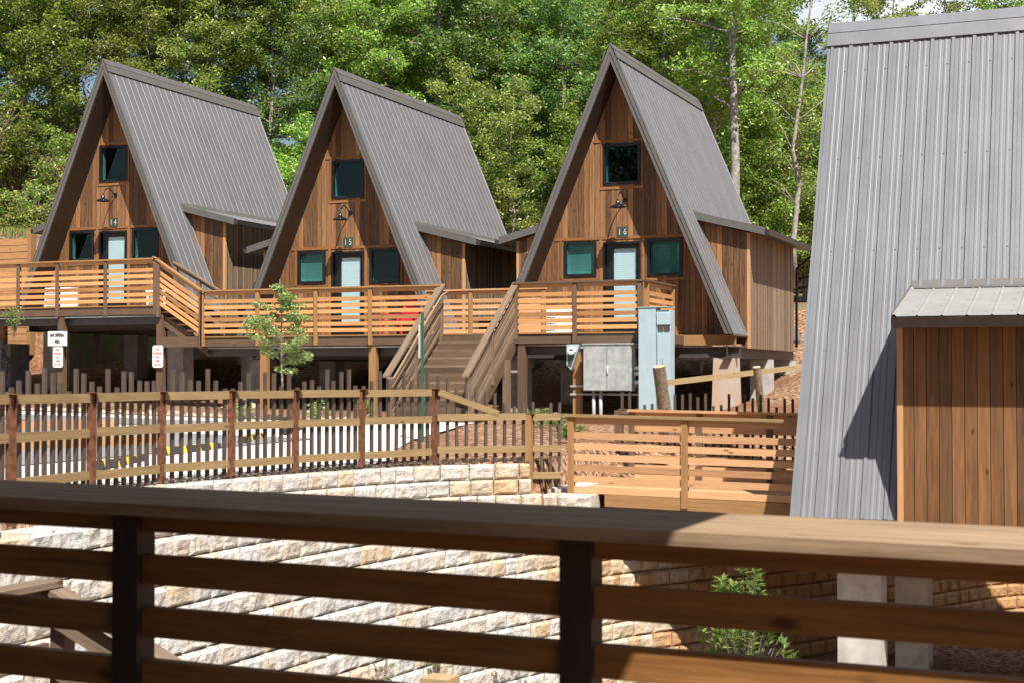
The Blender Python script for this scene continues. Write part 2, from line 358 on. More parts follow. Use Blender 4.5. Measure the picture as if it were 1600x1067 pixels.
# ------------------------------------------------------------ terrain
UP = [(-9.8, -5), (-10.0, 9), (-10.18, 11.82), (-10.32, 13.1), (-10.3, 14.5), (-10.1, 15.6), (-9.86, 16.7), (-9.5, 17.85), (-8.95, 18.95), (-7.94, 19.98)]
LO = [(-8.25, -5), (-8.25, 9), (-8.23, 11.5), (-8.2, 13.5), (-8.12, 15), (-7.94, 16.7), (-7.62, 18.05), (-7.22, 19.35), (-6.75, 20.65), (-5.85, 22.15), (-4.9, 23.65), (-3.6, 25.9), (-2.5, 28), (0., 31), (40, 38)]
def pl(path, b): return np.interp(b, [p[1] for p in path], [p[0] for p in path])
def hbase(a, b):
    z = -1.27 + .02 * max(0, -a - 10) + .018 * (min(b, 28.5) - 17)
    k = min(1., max(0., (a + 9.2) / 1.4)) if a > -20 else min(1., max(0., (-27.5 - a) / 1.5))   # open slope beside the row of cabins, level pad beneath it
    rise = .10 * min(max(0, b - 28.5), 12.5); pad = .02 * min(max(0, b - 28.5), 9) + .30 * min(max(0, b - 37.5), 3.5)
    z += k * rise + (1 - k) * min(pad, 1.25) + .30 * min(max(0, b - 41), 6) + .10 * min(13, max(0, b - 47))
    if b > 36.1 and a < -29.9: z = max(z, 4.0 + .32 * min(14., max(0, b - 37.)) + .25 * min(8., max(0, -31 - a))) if a < -30.2 else z
    z += .10 * min(14., max(0, -28 - a)) * min(1, max(0, (b - 42) / 5))
    return z
def terr(b): return float(np.interp(b, [0, 8.5, 11.5, 13.2, 16.5], [-1.12, -1.12, -1.36, -1.40, -1.93]))
def ground(a, b):
    if a > pl(LO, b) - .62: return -4.40 + .02 * math.sin(a * 1.3) * math.cos(b)
    inU = (b < 19.98 and a < pl(UP, b)) or (b >= 19.98 and a < -7.8)
    if inU: return hbase(a, b)
    t = terr(b); d = pl(LO, b) - .6 - a
    k = min(1, max(0, (d - .4) / 1.6)) * min(1, max(0, (b - 21.5) / 2.0))
    return t + k * (hbase(a, b) - t)
def axis(lo, hi, f0, f1, st, coarse):
    xs = list(np.arange(f0, f1, st)); x = f0; s_ = st
    while x > lo: s_ = min(s_ * 1.35, coarse); x -= s_; xs.insert(0, x)
    x = xs[-1]; s_ = st
    while x < hi: s_ = min(s_ * 1.2, coarse); x += s_; xs.append(x)
    return xs
A_ = axis(-400, 400, -11.2, -1.0, .15, 30); B_ = axis(-200, 500, 6, 25.5, .15, 30)
B_ = sorted([b for b in B_ if not 34.5 < b < 40] + [34.8 + .3 * i for i in range(18)])
A_ = sorted([a for a in A_ if not -33 < a < -28.5] + [-32.8 + .35 * i for i in range(12)])
mb = MB(); nA = len(A_)
def far(a, b, z):
    z = z + noise.noise(Vector((a * .7, b * .7, 0))) * .05 * (1 if b > 20 else .3); return z
for b in B_:
    for a in A_: mb.v.append((a, b, far(a, b, ground(a, b))))
for j in range(len(B_) - 1):
    for i in range(nA - 1):
        q = j * nA + i; mb.f.append((q, q + 1, q + 1 + nA, q + nA)); mb.sm.append(True)
        mb.uv += [(0, 0)] * 4
terrain = struct(mb.build('ground', 'mulch')); terrain.data.materials.append(M['floor'])
for p in terrain.data.polygons:
    if p.center.y > 47.0 or (p.center.x < -30 and p.center.y > 36.2): p.material_index = 1
# concrete parking lot, draped on the slope
def sheet(name, rows, m, lift):
    mb = MB(); prev = None
    for b, a0, a1 in rows:
        cur = [(a, b, hbase(a, b) + lift) for a in np.linspace(a0, a1, 16)]
        if prev:
            for i in range(15): mb.poly([prev[i], prev[i + 1], cur[i + 1], cur[i]], smooth=True)
        prev = cur
    return struct(mb.build(name, m))
rows = []
for b in np.arange(2, 27.31, .4):
    a1 = float(pl(UP, b)) - .42 if b < 18.6 else float(np.interp(b, [18.6, 19.2, 21.3, 23.3, 27.4], [-9.65, -9.75, -10.7, -11.4, -12.35]))
    rows.append((b, -34., a1))
sheet('parking_lot', rows, 'lot', .03)
rows = [(b, float(np.interp(b, [27.2, 28.75], [-15.2, -14.9])), float(np.interp(b, [27.2, 28.75], [-12.35, -12.6]))) for b in np.arange(27.2, 28.8, .25)]
sheet('walkway', rows, 'lot', .034)
rows = [(b, -30., -13.4 + .1 * (b - 17)) for b in np.arange(14.5, 22.6, .5)]
sheet('road', rows, 'asphalt', .045)
rows = [(b, -22., -16.2) for b in np.arange(24.2, 26.2, .3)]
sheet('road', rows, 'asphalt', .045)

# ------------------------------------------------------------ stone walls
def wallpath(path, off):
    P = [Vector((p[0], p[1])) for p in path]; out = []
    for i, p in enumerate(P):
        t = (P[min(i + 1, len(P) - 1)] - P[max(i - 1, 0)]).normalized(); n = Vector((t.y, -t.x)); out.append(p + n * off)
    return out
def stone_block(mb, p, t, n, w, h, z, dep, seed):
    """rock-faced block; p = left bottom of the face, t along, n outward"""
    nu, nv = 8, 6; b = len(mb.v); grid = []
    for j in range(nv + 1):
        for i in range(nu + 1):
            u, v = i / nu, j / nv; eu = min(u, 1 - u) * w; ev = min(v, 1 - v) * h
            edge = min(1., min(eu, ev) / .03); edge = edge * (2 - edge)
            x = p + t * (u * w)
            bul = (.040 + .030 * noise.noise(Vector((x.x * 4 + seed, x.y * 4, (z + v * h) * 5))) + .016 * noise.noise(Vector((x.x * 14, x.y * 14 + seed, (z + v * h) * 15)))) * edge
            ju = noise.noise(Vector((seed * 3.1 + i, j * 2.3, 1.7))) * .010
            q = x + n * (bul) + t * ju; zz = z + v * h + ju * .6
            grid.append((q.x, q.y, zz))
    mb.v += grid
    for j in range(nv):
        for i in range(nu):
            k = b + j * (nu + 1) + i; mb.f.append((k, k + 1, k + nu + 2, k + nu + 1)); mb.sm.append(False); mb.uv += [(0, 0)] * 4
    c = len(mb.v)
    for (u, v) in ((0, 0), (1, 0), (1, 1), (0, 1)):
        x = p + t * (u * w) - n * dep; mb.v.append((x.x, x.y, z + v * h))
    row = lambda j: [b + j * (nu + 1) + i for i in range(nu + 1)]
    col = lambda i: [b + j * (nu + 1) + i for j in range(nv + 1)]
    for f in ([*row(nv), c + 2, c + 3], [c, c + 1, *row(0)[::-1]], [*col(0), c + 3, c], [c + 1, c + 2, *col(nu)[::-1]]):
        mb.f.append(tuple(f)); mb.sm.append(False); mb.uv += [(0, 0)] * len(f)
def stone_wall(mb, path, s0, s1, ztop, n, ch, batter, base_off, dep=.45, topfn=None):
    for k in range(n):
        z = ztop - (k + 1) * ch; P = wallpath(path, base_off + batter * k)
        seg = [0.]; 
        for i in range(1, len(P)): seg.append(seg[-1] + (P[i] - P[i - 1]).length)
        def pt(s_):
            s_ = min(max(s_, 0), seg[-1] - 1e-4); i = max(j for j in range(len(seg)) if seg[j] <= s_); i = min(i, len(P) - 2)
            return P[i] + (P[i + 1] - P[i]) * ((s_ - seg[i]) / (seg[i + 1] - seg[i]))
        e = s1(k, seg[-1]) if callable(s1) else s1
        x = (s0 if s0 is not None else 0) + random.uniform(-.2, 0)
        while x < e - .06:
            w = random.choice((.24, .30, .36, .40, .46)) * random.uniform(.92, 1.08); w = min(w, e - x)
            if e - x - w < .12: w = e - x
            a, b_ = pt(x), pt(x + w); d = b_ - a; wl = d.length; t = d.normalized(); nn = Vector((t.y, -t.x))
            ok = True
            if topfn: ok = z + ch <= topfn((a.y + b_.y) / 2) + .03
            if ok: stone_block(mb, a + t * .006, t, nn, wl - .014, ch - .010, z, dep, random.random() * 90)
            x += w
mb = MB()
def upend(k, L_): return (L_ - .03, L_ - .03, L_ + .0)[min(k, 2)]
stone_wall(mb, UP, 6, upend, -1.235, 4, .215, .05, .12)
up_wall = tag(mb.build('stone_wall', 'stone'), 'upper tier of white rock-faced block wall directly below the picket fence', 'stone wall')
mb = MB()   # one step lower: courses that run on past the end of the upper tier to the bridge
UP2 = [(-8.9, 19.2), (-7.9, 20.02), (-7.35, 20.06), (-6.98, 20.08)]
stone_wall(mb, UP2, 0, lambda k, L_: L_, -1.67, 2, .215, .04, .16)
tag(mb.build('stone_wall', 'stone'), 'short stub of cream block wall ending at the left end of the wooden bridge', 'stone wall')
mb = MB()
stone_wall(mb, LO, 4, lambda k, L_: min(L_, 36), -1.10, 16, .218, .045, -.37, topfn=lambda b: terr(b) + .10)
tag(mb.build('retaining_wall', 'stone'), 'tall curved retaining wall of cream rock-faced limestone blocks beyond the near railing', 'stone wall')

# ------------------------------------------------------------ A-frame cabins
HH, KK, LEN, FAC = 6.9, .423, 7.69, .75           # height, half-width per metre of drop, roof length, facade recess
HWD = HH * KK; TH = .42                              # roof thickness measured vertically
def rib_profile(L_, pitch, minor=True):
    pts = [(0, 0)]; n = int(round(L_ / pitch)); pitch = L_ / n
    for i in range(n + 1):
        y = i * pitch
        if i == 0: pts += [(.0, .022), (.03, .022), (.045, 0)]
        elif i == n: pts += [(y - .045, 0), (y - .03, .022), (y, .022)]
        elif minor: pts += [(y - .036, 0), (y - .02, .022), (y + .02, .022), (y + .036, 0)]
        else: pts += [(y - .019, 0), (y - .009, .009), (y + .009, .009), (y + .019, 0)]
        if i < n and minor:
            for t in (.36, .64): c = y + pitch * t; pts += [(c - .022, 0), (c - .012, .005), (c + .012, .005), (c + .022, 0)]
    return pts
def roof_sheet(side, y0, y1, top, bot, lift=.012, pitch=.285, minor=True):
    """ribbed sheet; top/bot = (x, z) at ridge end and eave end"""
    mb = MB(); nx, nz_ = (top[1] - bot[1]), (bot[0] - top[0]); l = math.hypot(nx, nz_); nx, nz_ = nx / l, nz_ / l
    pr = [(a, h) for a, h in rib_profile(y1 - y0, pitch, minor)]
    for (a, h) in pr:
        for (x, z) in (top, bot):
            mb.v.append((side * (x + nx * (h + lift)), y0 + a, z + nz_ * (h + lift)))
    for i in range(len(pr) - 1):
        q = (2 * i, 2 * i + 1, 2 * i + 3, 2 * i + 2); mb.f.append(q if side > 0 else q[::-1]); mb.sm.append(False)
        mb.uv += [(0, 0)] * 4
    # screw heads
    for r in (.08, .28, .48, .68, .88):
        for i in range(int((y1 - y0) / pitch)):
            y = y0 + (i + .5) * pitch + .08; x = top[0] + (bot[0] - top[0]) * r; z = top[1] + (bot[1] - top[1]) * r
            e = .011; T = Vector((bot[0] - top[0], 0, bot[1] - top[1])).normalized() * e; N = Vector((nx, 0, nz_)) * (lift + .008); p = Vector((x, y, z)) + N
            quad = [p - T + Vector((0, -e, 0)), p + T + Vector((0, -e, 0)), p + T + Vector((0, e, 0)), p - T + Vector((0, e, 0))]
            mb.poly([(side * v.x, v.y, v.z) for v in quad][::(1 if side > 0 else -1)])
    return mb
def facade_mb(y, holes, zb=-.02):
    mb = MB(); za = HH - TH; outer = [(-(za - zb) * KK, zb), ((za - zb) * KK, zb), (0, za)]
    loops = [[Vector((x, z, 0)) for x, z in outer]] + [[Vector(p + (0,)) for p in ((a, c), (b, c), (b, d), (a, d))] for a, b, c, d in holes]
    flatl = [p for l in loops for p in l]
    for tri in tessellate_polygon(loops):
        P = [(flatl[i].x, y, flatl[i].y) for i in tri]
        n = (Vector(P[1]) - Vector(P[0])).cross(Vector(P[2]) - Vector(P[0]))
        if n.y > 0: P = P[::-1]
        mb.poly(P, uvf=lambda p: (p[2], p[0] + 5.))
    for a, b, c, d in holes:     # reveals
        for P in (((a, c), (a, d)), ((b, c), (b, d)), ((a, c), (b, c)), ((a, d), (b, d))):
            (x0, z0), (x1, z1) = P; mb.poly([(x0, y, z0), (x1, y, z1), (x1, y + .12, z1), (x0, y + .12, z0)], uvf=lambda p: (p[2], p[0] + 5.))
    return mb
def window(cabin, x0, x1, z0, z1, y, blind):
    f = .065; mb = MB()
    mb.box(x0, x1, y - .025, y + .07, z0, z0 + f).box(x0, x1, y - .025, y + .07, z1 - f, z1)
    mb.box(x0, x0 + f, y - .025, y + .07, z0 + f, z1 - f).box(x1 - f, x1, y - .025, y + .07, z0 + f, z1 - f)
    w = mb.build('window', 'black', cabin)
    p = MB(); p.poly([(x0 + f, y + .045, z0 + f), (x1 - f, y + .045, z0 + f), (x1 - f, y + .045, z1 - f), (x0 + f, y + .045, z1 - f)]); p.build('pane', 'glass', w)
    j = MB(); j.box(x0 + f, x0 + f + .014, y + .05, y + .15, z0 + f, z1 - f).box(x0 + f, x1 - f, y + .05, y + .15, z0 + f - .012, z0 + f + .014)
    j.box(x1 - f - .014, x1 - f, y + .05, y + .15, z0 + f, z1 - f); j.build('jamb', 'jamb', w)
    if blind:
        q = MB(); q.box(x0 + f + .02, x1 - f - .02, y + .10, y + .108, z0 + f + .02, z1 - f); q.build('blind', 'blind', w)
    return w
def cabin(label, loc, rz, dx, blinds, number, dl=1.45, dover=.2, roofm='roof', full=True, name='a_frame_cabin', group=None):
    c = thing(name, label, 'cabin', loc, rz, group)
    za, hw = HH, HWD
    for side, nm in ((1, 'roof'), (-1, 'roof')):
        slab = MB()  # solid roof panel with soffit
        P = [(0, 0, za), (side * hw, 0, 0), (side * (hw - TH * KK), 0, 0), (0, 0, za - TH)]
        if side < 0: P = P[::-1]
        slab.prism(P, (0, LEN, 0)); sl_ = slab.build('roof_panel', 'soffit', c)
        roof_sheet(side, 0, LEN, (.22 * KK, za - .22), (hw, 0), minor=not full).build('metal_sheet', roofm, sl_)
        fs = MB()  # front fascia of trim metal, in two steps
        P = [(0, -.03, za + .03), (side * (hw + .02), -.03, 0), (side * (hw - .165), -.03, 0), (0, -.03, za - TH + .02)]
        if side < 0: P = P[::-1]
        fs.prism(P, (0, .028, 0))
        P = [(0, -.05, za + .02), (side * (hw + .035), -.05, 0), (side * (hw - .055), -.05, 0), (0, -.05, za - .18)]
        if side < 0: P = P[::-1]
        fs.prism(P, (0, .018, 0))
        P = [(side * .0, -.05, za + .03), (side * (hw + .035), -.05, 0.0), (side * (hw + .02), -.05, 0.0), (side * 0, -.05, za + .0)]
        fs.prism(P if side > 0 else P[::-1], (0, .13, 0))
        fs.build('rake_trim', 'trim_metal' if roofm == 'roof' else roofm, sl_)
        rc = MB(); n = Vector((1, 0, KK)).normalized()
        for (d0, d1, off) in ((0, .16, .056), (.12, .36, .048)):
            a = Vector((0, 0, za - d0)) + Vector((d0 * KK, 0, 0)) ; b = Vector((d1 * KK, 0, za - d1))
            q = [a + n * off, b + n * off, b + n * (off - .022), a + n * (off - .022)]
            if d0 == 0: q[0] = Vector((0, 0, za + .030)); q[3] = Vector((0, 0, za + .004))
            q = [(side * v.x, -.055, v.z) for v in q]
            rc.prism(q if side > 0 else q[::-1], (0, LEN + .10, 0))
        rc.build('ridge_cap', 'trim_metal' if roofm == 'roof' else roofm, sl_)
        ev = MB(); ev.box(side * (hw - .02), side * (hw + .03), 0, LEN, -.035, -.003); ev.build('drip_edge', 'trim_metal', sl_)
    # dormers on both sides
    y0, y1 = dl, dl + 5.05; xw = hw + .06
    for side in (1, -1):
        d = MB(); xi = 1.55; zi, zo = 2.90, 2.50
        P = [(side * xi, y0, -.28), (side * xw, y0, -.28), (side * xw, y0, zo - .12 + .06), (side * xi, y0, zi - .12)]
        P = [(side * xi, y0, 1.0), (side * (xw - .12), y0, -.28), (side * xw, y0, -.28), (side * xw, y0, zo - .06), (side * xi, y0, zi - .06)]
        if side < 0: P = P[::-1]
        d.prism(P, (0, y1 - y0, 0), uvf=lambda p: (p[2], p[0] + 3.))
        fw = d.build('dormer', 'cedar' if roofm == 'roof' else 'cedar_brown', c)
        sw = MB(); e = .008; x = side * (xw + e)
        sw.poly([(x, y0 + .06, -.30), (x, y1, -.30), (x, y1, zo - .03), (x, y0 + .06, zo - .03)][::side], uvf=lambda p: (p[2], p[1]))
        sw.build('side_boards', 'cedar_grey' if roofm == 'roof' else 'cedar_brown', fw)
        cbm = MB(); cbm.box(*sorted((side * (xw - .05), side * (xw + .016))), y0 - .014, y0 + .06, -.30, zo - .06); cbm.build('corner_board', 'cedar_end', fw)
        xo = xw + .42; yy0, yy1 = y0 - dover, y1 + .15
        sl2 = (zi - zo) / (xo - 1.70); zt = zi + .04
        r = MB(); P = [(side * 1.6, yy0, zt + .0), (side * xo, yy0, zo + .0), (side * xo, yy0, zo - .13), (side * 1.6, yy0, zt - .13)]
        r.prism(P if side > 0 else P[::-1], (0, yy1 - yy0, 0)); dr = r.build('dormer_roof', 'trim_metal', fw)
        roof_sheet(side, yy0, yy1, (1.62, zt), (xo + .03, zo - .005), lift=.008, minor=False).build('metal_sheet', roofm if roofm == 'roof' else 'roof_awning', dr)
        fl = MB(); fl.prism([(side * 1.66, yy0, zt + .10), (side * 1.66, yy0, zt + .0), (side * 1.74, yy0, zt - .01), (side * 1.70, yy0, zt + .02)][::side], (0, yy1 - yy0, 0)); fl.build('flashing', 'trim_metal', dr)
        tr = MB(); P = [(side * 1.62, yy0 - .02, zt + .05), (side * (xo), yy0 - .02, zo + .04), (side * xo, yy0 - .02, zo - .14), (side * 1.72, yy0 - .02, zt - .15)]
        tr.prism(P if side > 0 else P[::-1], (0, .02, 0)); tr.build('rake_trim', 'trim_metal', dr)
        g = MB(); gx0, gx1 = xo + .004, xo + .125
        for (a, b_) in (((gx0, zo - .14), (gx1 - .03, zo - .14)), ((gx1 - .03, zo - .14), (gx1, zo - .02)), ((gx0, zo - .02), (gx0, zo - .14))):
            (xa, zaa), (xb, zbb) = a, b_
            g.prism([(side * xa, yy0, zaa), (side * xb, yy0, zbb), (side * xb, yy0, zbb + .008), (side * xa, yy0, zaa + .008)], (0, yy1 - yy0, 0))
        g.prism([(side * gx0, yy0, zo - .14), (side * (gx1 - .03), yy0, zo - .14), (side * gx1, yy0, zo - .02), (side * gx0, yy0, zo - .02)], (0, -.006, 0))
        g.build('gutter', 'trim_metal_dark', dr)
        ds = MB(); X = side * (xo + .06); ds.tube([(X, y1 + .05, zo - .12), (X, y1 + .05, zo - .24), (side * (xw + .30), y1 + .06, zo - .42), (side * (xw + .08), y1 + .07, zo - .58), (side * (xw + .07), y1 + .07, -.2)], .035, 8)
        ds.build('downspout', 'black', fw)
    # floor frame: timber rim, steel beams
    f = MB(); f.box(-hw + .1, hw - .02, FAC - .35, LEN - .1, -.06, -.004); f.build('floor_slab', 'fascia', c)
    f = MB(); f.box(-hw + .05, hw + .0, FAC - .40, FAC - .36, -.24, -.006); f.build('rim_beam', 'post_tan' if full else 'fascia', c)
    for X in (-hw + .35, hw - .15):
        f = MB(); f.box(X - .1, X + .1, .1, LEN - .2, -.285, -.265).box(X - .1, X + .1, .1, LEN - .2, -.53, -.51).box(X - .01, X + .01, .1, LEN - .2, -.51, -.285); f.build('steel_beam', 'steel', c)
    f = MB(); f.box(-hw + .3, hw + .1, .38, .40, -.52, -.29).box(-hw + .3, hw + .1, .30, .40, -.29, -.275).box(-hw + .3, hw + .1, .30, .40, -.53, -.517); f.build('steel_beam', 'steel', c)
    # rear wall
    facade_mb(LEN - .6, []).build('rear_wall', 'cedar', c)
    if not full:
        facade_mb(FAC, []).build('front_wall', 'cedar', c); return c
    wins = [(-.47 + dx, .47 + dx, 3.65, 4.65, blinds[0]), (-1.49 + dx, -.65 + dx, 1.45, 2.30, blinds[1]), (.65 + dx, 1.50 + dx, 1.42, 2.31, blinds[2])]
    door = (-.47 + dx, .47 + dx, .10, 2.27)
    fb = facade_mb(FAC, [w[:4] for w in wins] + [door]).build('front_wall', 'cedar', c)
    for w in wins: window(c, w[0], w[1], w[2], w[3], FAC, w[4])
    t = MB(); yb = FAC - .018; yc = FAC - .001
    def hb(x0, x1, z0, z1): t.box(x0, x1, yb, yc, z0, z1)
    hw_at = lambda z: (HH - TH - z) * KK - .02
    hb(-hw_at(2.42), hw_at(2.42), 2.335, 2.405); hb(-hw_at(4.8), hw_at(4.8), 4.69, 4.75)
    for X in (-.47 + dx - .10, .47 + dx + .03): hb(X, X + .07, .1, 2.334)
    hb(-1.55 + dx, -.60 + dx, 1.345, 1.405); hb(.60 + dx, 1.56 + dx, 1.315, 1.375); hb(-.55 + dx, .55 + dx, 3.545, 3.605)
    hb(-1.58 + dx, -1.53 + dx, 1.41, 2.33); hb(1.54 + dx, 1.59 + dx, 1.38, 2.33)
    hb(-.54 + dx, -.49 + dx, 3.61, 4.685); hb(.49 + dx, .54 + dx, 3.61, 4.685)
    t.build('wall_trim', 'cedar_trim', fb)
    # door
    x0, x1, z0, z1 = door; d = MB(); d.box(x0, x0 + .05, FAC - .02, FAC + .10, z0, z1).box(x1 - .05, x1, FAC - .02, FAC + .10, z0, z1).box(x0 + .05, x1 - .05, FAC - .02, FAC + .10, z1 - .05, z1)
    d.box(x0 + .05, x0 + .24, FAC + .05, FAC + .09, z0, z1 - .05).box(x1 - .13, x1 - .05, FAC + .05, FAC + .09, z0, z1 - .05)
    d.box(x0 + .24, x1 - .13, FAC + .05, FAC + .09, z1 - .16, z1 - .05).box(x0 + .24, x1 - .13, FAC + .05, FAC + .09, z0, z0 + .25)
    dd = d.build('door', 'black', c)
    q = MB(); q.poly([(x0 + .24, FAC + .07, z0 + .25), (x1 - .13, FAC + .07, z0 + .25), (x1 - .13, FAC + .07, z1 - .16), (x0 + .24, FAC + .07, z1 - .16)]); q.build('pane', 'glass_door', dd)
    q = MB(); q.box(x0 + .24, x1 - .13, FAC + .095, FAC + .10, z0 + .2, z1 - .12); q.build('blind', 'blind', dd)
    q = MB(); q.tube([(x0 + .15, FAC + .05, 1.05), (x0 + .15, FAC - .01, 1.05), (x0 + .23, FAC - .01, 1.05)], .012, 8); q.build('handle', 'galv', dd)
    # gooseneck lamp
    lx, lz = .08 + dx, 3.27; a = MB(); y = FAC
    a.tube([(lx, y, lz), (lx, y - .03, lz)], .055, 14)
    pts = []
    for i in range(13):
        s_ = i / 12; pts.append((lx, y - .02 - .54 * s_, lz + .0 + .17 * math.sin(math.pi * (s_ ** 1.4)) - .03 * s_))
    pts.append((lx, y - .565, lz - .10)); a.tube(pts, .015, 8)
    lamp = a.build('wall_lamp', 'black', c)
    sh = MB(); sh.lathe([(.03, .13), (.045, .12), (.05, .07), (.06, .05), (.10, .035), (.16, .005), (.195, -.025), (.20, -.035), (.19, -.032), (.155, -.005), (.09, .025), (.03, .04)], (lx, y - .565, lz - .20), 24)
    sh.build('lamp_shade', 'lampshade', lamp)
    # number plaque
    px_, pz = .02 + dx, 2.50
    for i, ch in enumerate(number):
        X = px_ + (-.068 if i == 0 else .068); t = MB(); t.box(X - .063, X + .063, FAC - .028, FAC - .003, pz - .13, pz + .13); pq = t.build('number_tile', 'plaque', c)
        text(ch, .21, 'numeral', 'digit', pq, (X, FAC - .032, pz), (R(90), 0, 0), .8, 0.)
    return c
M['lampshade'] = flat('lamp_enamel', (.02, .022, .025), .18, .3)
M['roof_awning'] = metal_roof('weathered_awning', (.30, .295, .285), .55, .25)
c14 = cabin('brown A-frame cabin numbered 14, highest of the row, with dark empty windows', (-25.95, 33.75, 1.745), 0, -.22, (0, 0, 0), '14')
c15 = cabin('brown A-frame cabin numbered 15, the middle one of the three facing forward', (-18.74, 33.75, .945), 0, -.03, (0, 1, 0), '15')
c16 = cabin('brown A-frame cabin numbered 16 with teal lower windows and a side gutter pipe', (-11.32, 33.75, .945), 0, .03, (0, 1, 1), '16')
c17 = cabin('large grey metal A-frame side at the right edge, raised on concrete piers', (-3.955, 22.0, -1.793), R(-90), 0, (0, 0, 0), '', dl=1.31, dover=-.0, roofm='roof_light', full=False)
# flat sill flashing under cabin 17's eave
for (x0, w, b0) in ((-3.48, .58, 19.35), (-2.74, .42, 20.3)): pass
def pier(parent, x0, x1, y0, y1, z0, z1, m='concrete', taper=0.):
    t = MB(); P = [(x0 - taper, y0 - taper, z0), (x1 + taper, y0 - taper, z0), (x1 + taper, y1 + taper, z0), (x0 - taper, y1 + taper, z0), (x0, y0, z1), (x1, y0, z1), (x1, y1, z1), (x0, y1, z1)]
    t.quadbox(P, (0, 0, 1)); return t.build('foundation_pier', m, parent)
for c, xs in ((c14, ((-1.95, .5), (.2, .4), (2.2, .5))), (c15, ((-2.4, .5), (0., .4), (2.4, .5))), (c16, ((-2.5, .45), (0.2, .3), (2.66, .5)))):
    for y in (.25, 3.9, 6.7):
        for i, (x, w) in enumerate(xs):
            if i == 1 and y < 5: continue
            front = (c is c16 and i == 2 and y < 1)
            pier(c, x - w / 2, x + w / 2, y, y + w, -2.6, -.535, 'concrete_red' if front else 'concrete', .06 if front else 0)
# cabin 17 local frame: x -> -b, y -> a
for (a0, a1, b0) in ((-3.48, -2.93, 19.45), (-2.98, -2.54, 21.0), (-.4, .1, 19.6), (1.6, 2.1, 19.6), (-.5, 0., 22.5), (-3.4, -2.9, 24.0)):
    pier(c17, -(b0 + .5 - 22.0), -(b0 - 22.0), a0 + 3.955, a1 + 3.955, -2.9, -.535)

# ------------------------------------------------------------ railings and decks
def railing(label, p0, p1, posts, capz=1.10, slats=6, pitch=.147, sh=.09, top=.235, post_m='post_tan', slat_m='slat', cap_m='post_tan', cap=(.14, .038), drop=-.25, pw=.09, name='deck_railing', apron=True, skip_first=False, thick=.03, group=None, slatside=-1, extra=None):
    """railing standing on the line p0-p1 (floor height); posts = fractions along it"""
    p0, p1 = Vector(p0), Vector(p1); d = p1 - p0; ang = math.atan2(d.y, d.x); Lh = math.hypot(d.x, d.y); sl_ = d.z / Lh
    t = thing(name, label, 'railing', tuple(p0), ang, group)
    for f in posts:
        x = f * Lh; b = MB(); b.box(x - pw / 2, x + pw / 2, -pw / 2, pw / 2, drop + sl_ * x, capz - cap[1] + sl_ * x - .001); b.build('post', post_m, t)
    c_ = MB(); c_.board((-.06, 0, capz - cap[1] / 2 - sl_ * .06), (Lh + .06, 0, capz - cap[1] / 2 + sl_ * (Lh + .06)), cap[0], cap[1]); c_.build('top_rail', cap_m, t)
    y = slatside * (pw / 2 + .0) * 0
    for i in range(len(posts) - 1):
        x0, x1 = posts[i] * Lh + pw / 2, posts[i + 1] * Lh - pw / 2; b = MB()
        if apron: b.board((x0, y, capz - cap[1] - sh / 2 - .003 + sl_ * x0), (x1, y, capz - cap[1] - sh / 2 - .003 + sl_ * x1), thick, sh)
        for k in range(slats):
            z = capz - top - k * pitch - sh / 2
            b.board((x0, y, z + sl_ * x0), (x1, y, z + sl_ * x1 + random.uniform(-.003, .003)), thick, sh)
        b.build('slat_panel', slat_m, t)
    return t
def fr(xs, a0, a1): return [(x - a0) / (a1 - a0) for x in xs]
BF = 31.2
def deck(label, a0, a1, b0, b1, z, posts=(), beam=True, right_fascia=False, blt=None):
    d = thing('deck', label, 'deck', (a0, b0, z)); w = a1 - a0; dp = b1 - b0
    f = MB(); n = int(dp / .145)
    for i in range(n): f.box(0, w, i * .145, i * .145 + .139, -.028, 0)
    f.build('floor_boards', 'post_tan', d)
    f = MB(); f.box(0, w, -.002 + .03, .075, -.235, -.03); f.build('fascia_board', 'fascia', d)
    f = MB()
    for i in range(int(w / .6) + 1): f.box(i * .6, i * .6 + .04, .08, dp - .05, -.22, -.03)
    f.build('joists', 'fascia', d)
    f = MB(); f.box(0, w, .25, .33, -.47, -.225); f.build('beam', 'steel', d)
    f = MB(); f.tube([(0.1, .10, -.27), (w - .1, .10, -.27)], .02, 8); f.build('conduit', 'pvc', d)
    for (x, h, m) in posts:
        f = MB(); f.box(x - a0 - .09, x - a0 + .09, .05, .20, -h, -.236); f.build('support_post', m, d)
    return d
deck('upper deck of cabin 14 on the left, with dark support posts', -31, -22.33, BF, 34.4, 1.745, [(-25.33, 2.75, 'fascia'), (-22.30, 2.7, 'fascia')])
deck('long middle deck in front of cabin 15', -21.0, -14.6, BF, 34.4, .945, [(-19.3, 2.0, 'post_tan'), (-16.35, 2.0, 'post_tan')])
deck('narrow landing deck at the head of the front stairs', -14.58, -12.7, BF, 33.05, .945, [])
deck('deck of cabin 16 behind the grey metal cabinets', -12.68, -9.68, BF, 34.4, .945, [(-12.6, 2.0, 'fascia'), (-11.28, 2.0, 'post_tan'), (-9.8, 2.0, 'fascia')])
railing('orange-slatted railing with dark posts on the upper deck of cabin 14', (-31, BF, 1.745), (-22.38, BF, 1.745), fr([-31, -28.1, -26.63, -25.38, -23.88, -22.38], -31, -22.38), 1.17, post_m='post_dark', pitch=.152, top=.25)
railing('railing sloping down from the deck of cabin 14 to the middle deck', (-22.38, BF, 1.745), (-20.99, BF, .90), [0.065, .966], 1.17, post_m='post_dark', pitch=.152, top=.25, sh=.098)
railing('rear railing of the short side stairs in front of cabin 14', (-22.83, 32.7, 1.78), (-21.4, 32.7, 1.0), [0, .5, 1], 1.13, post_m='stair', slat_m='stair', cap_m='stair', slats=3, pitch=.3)
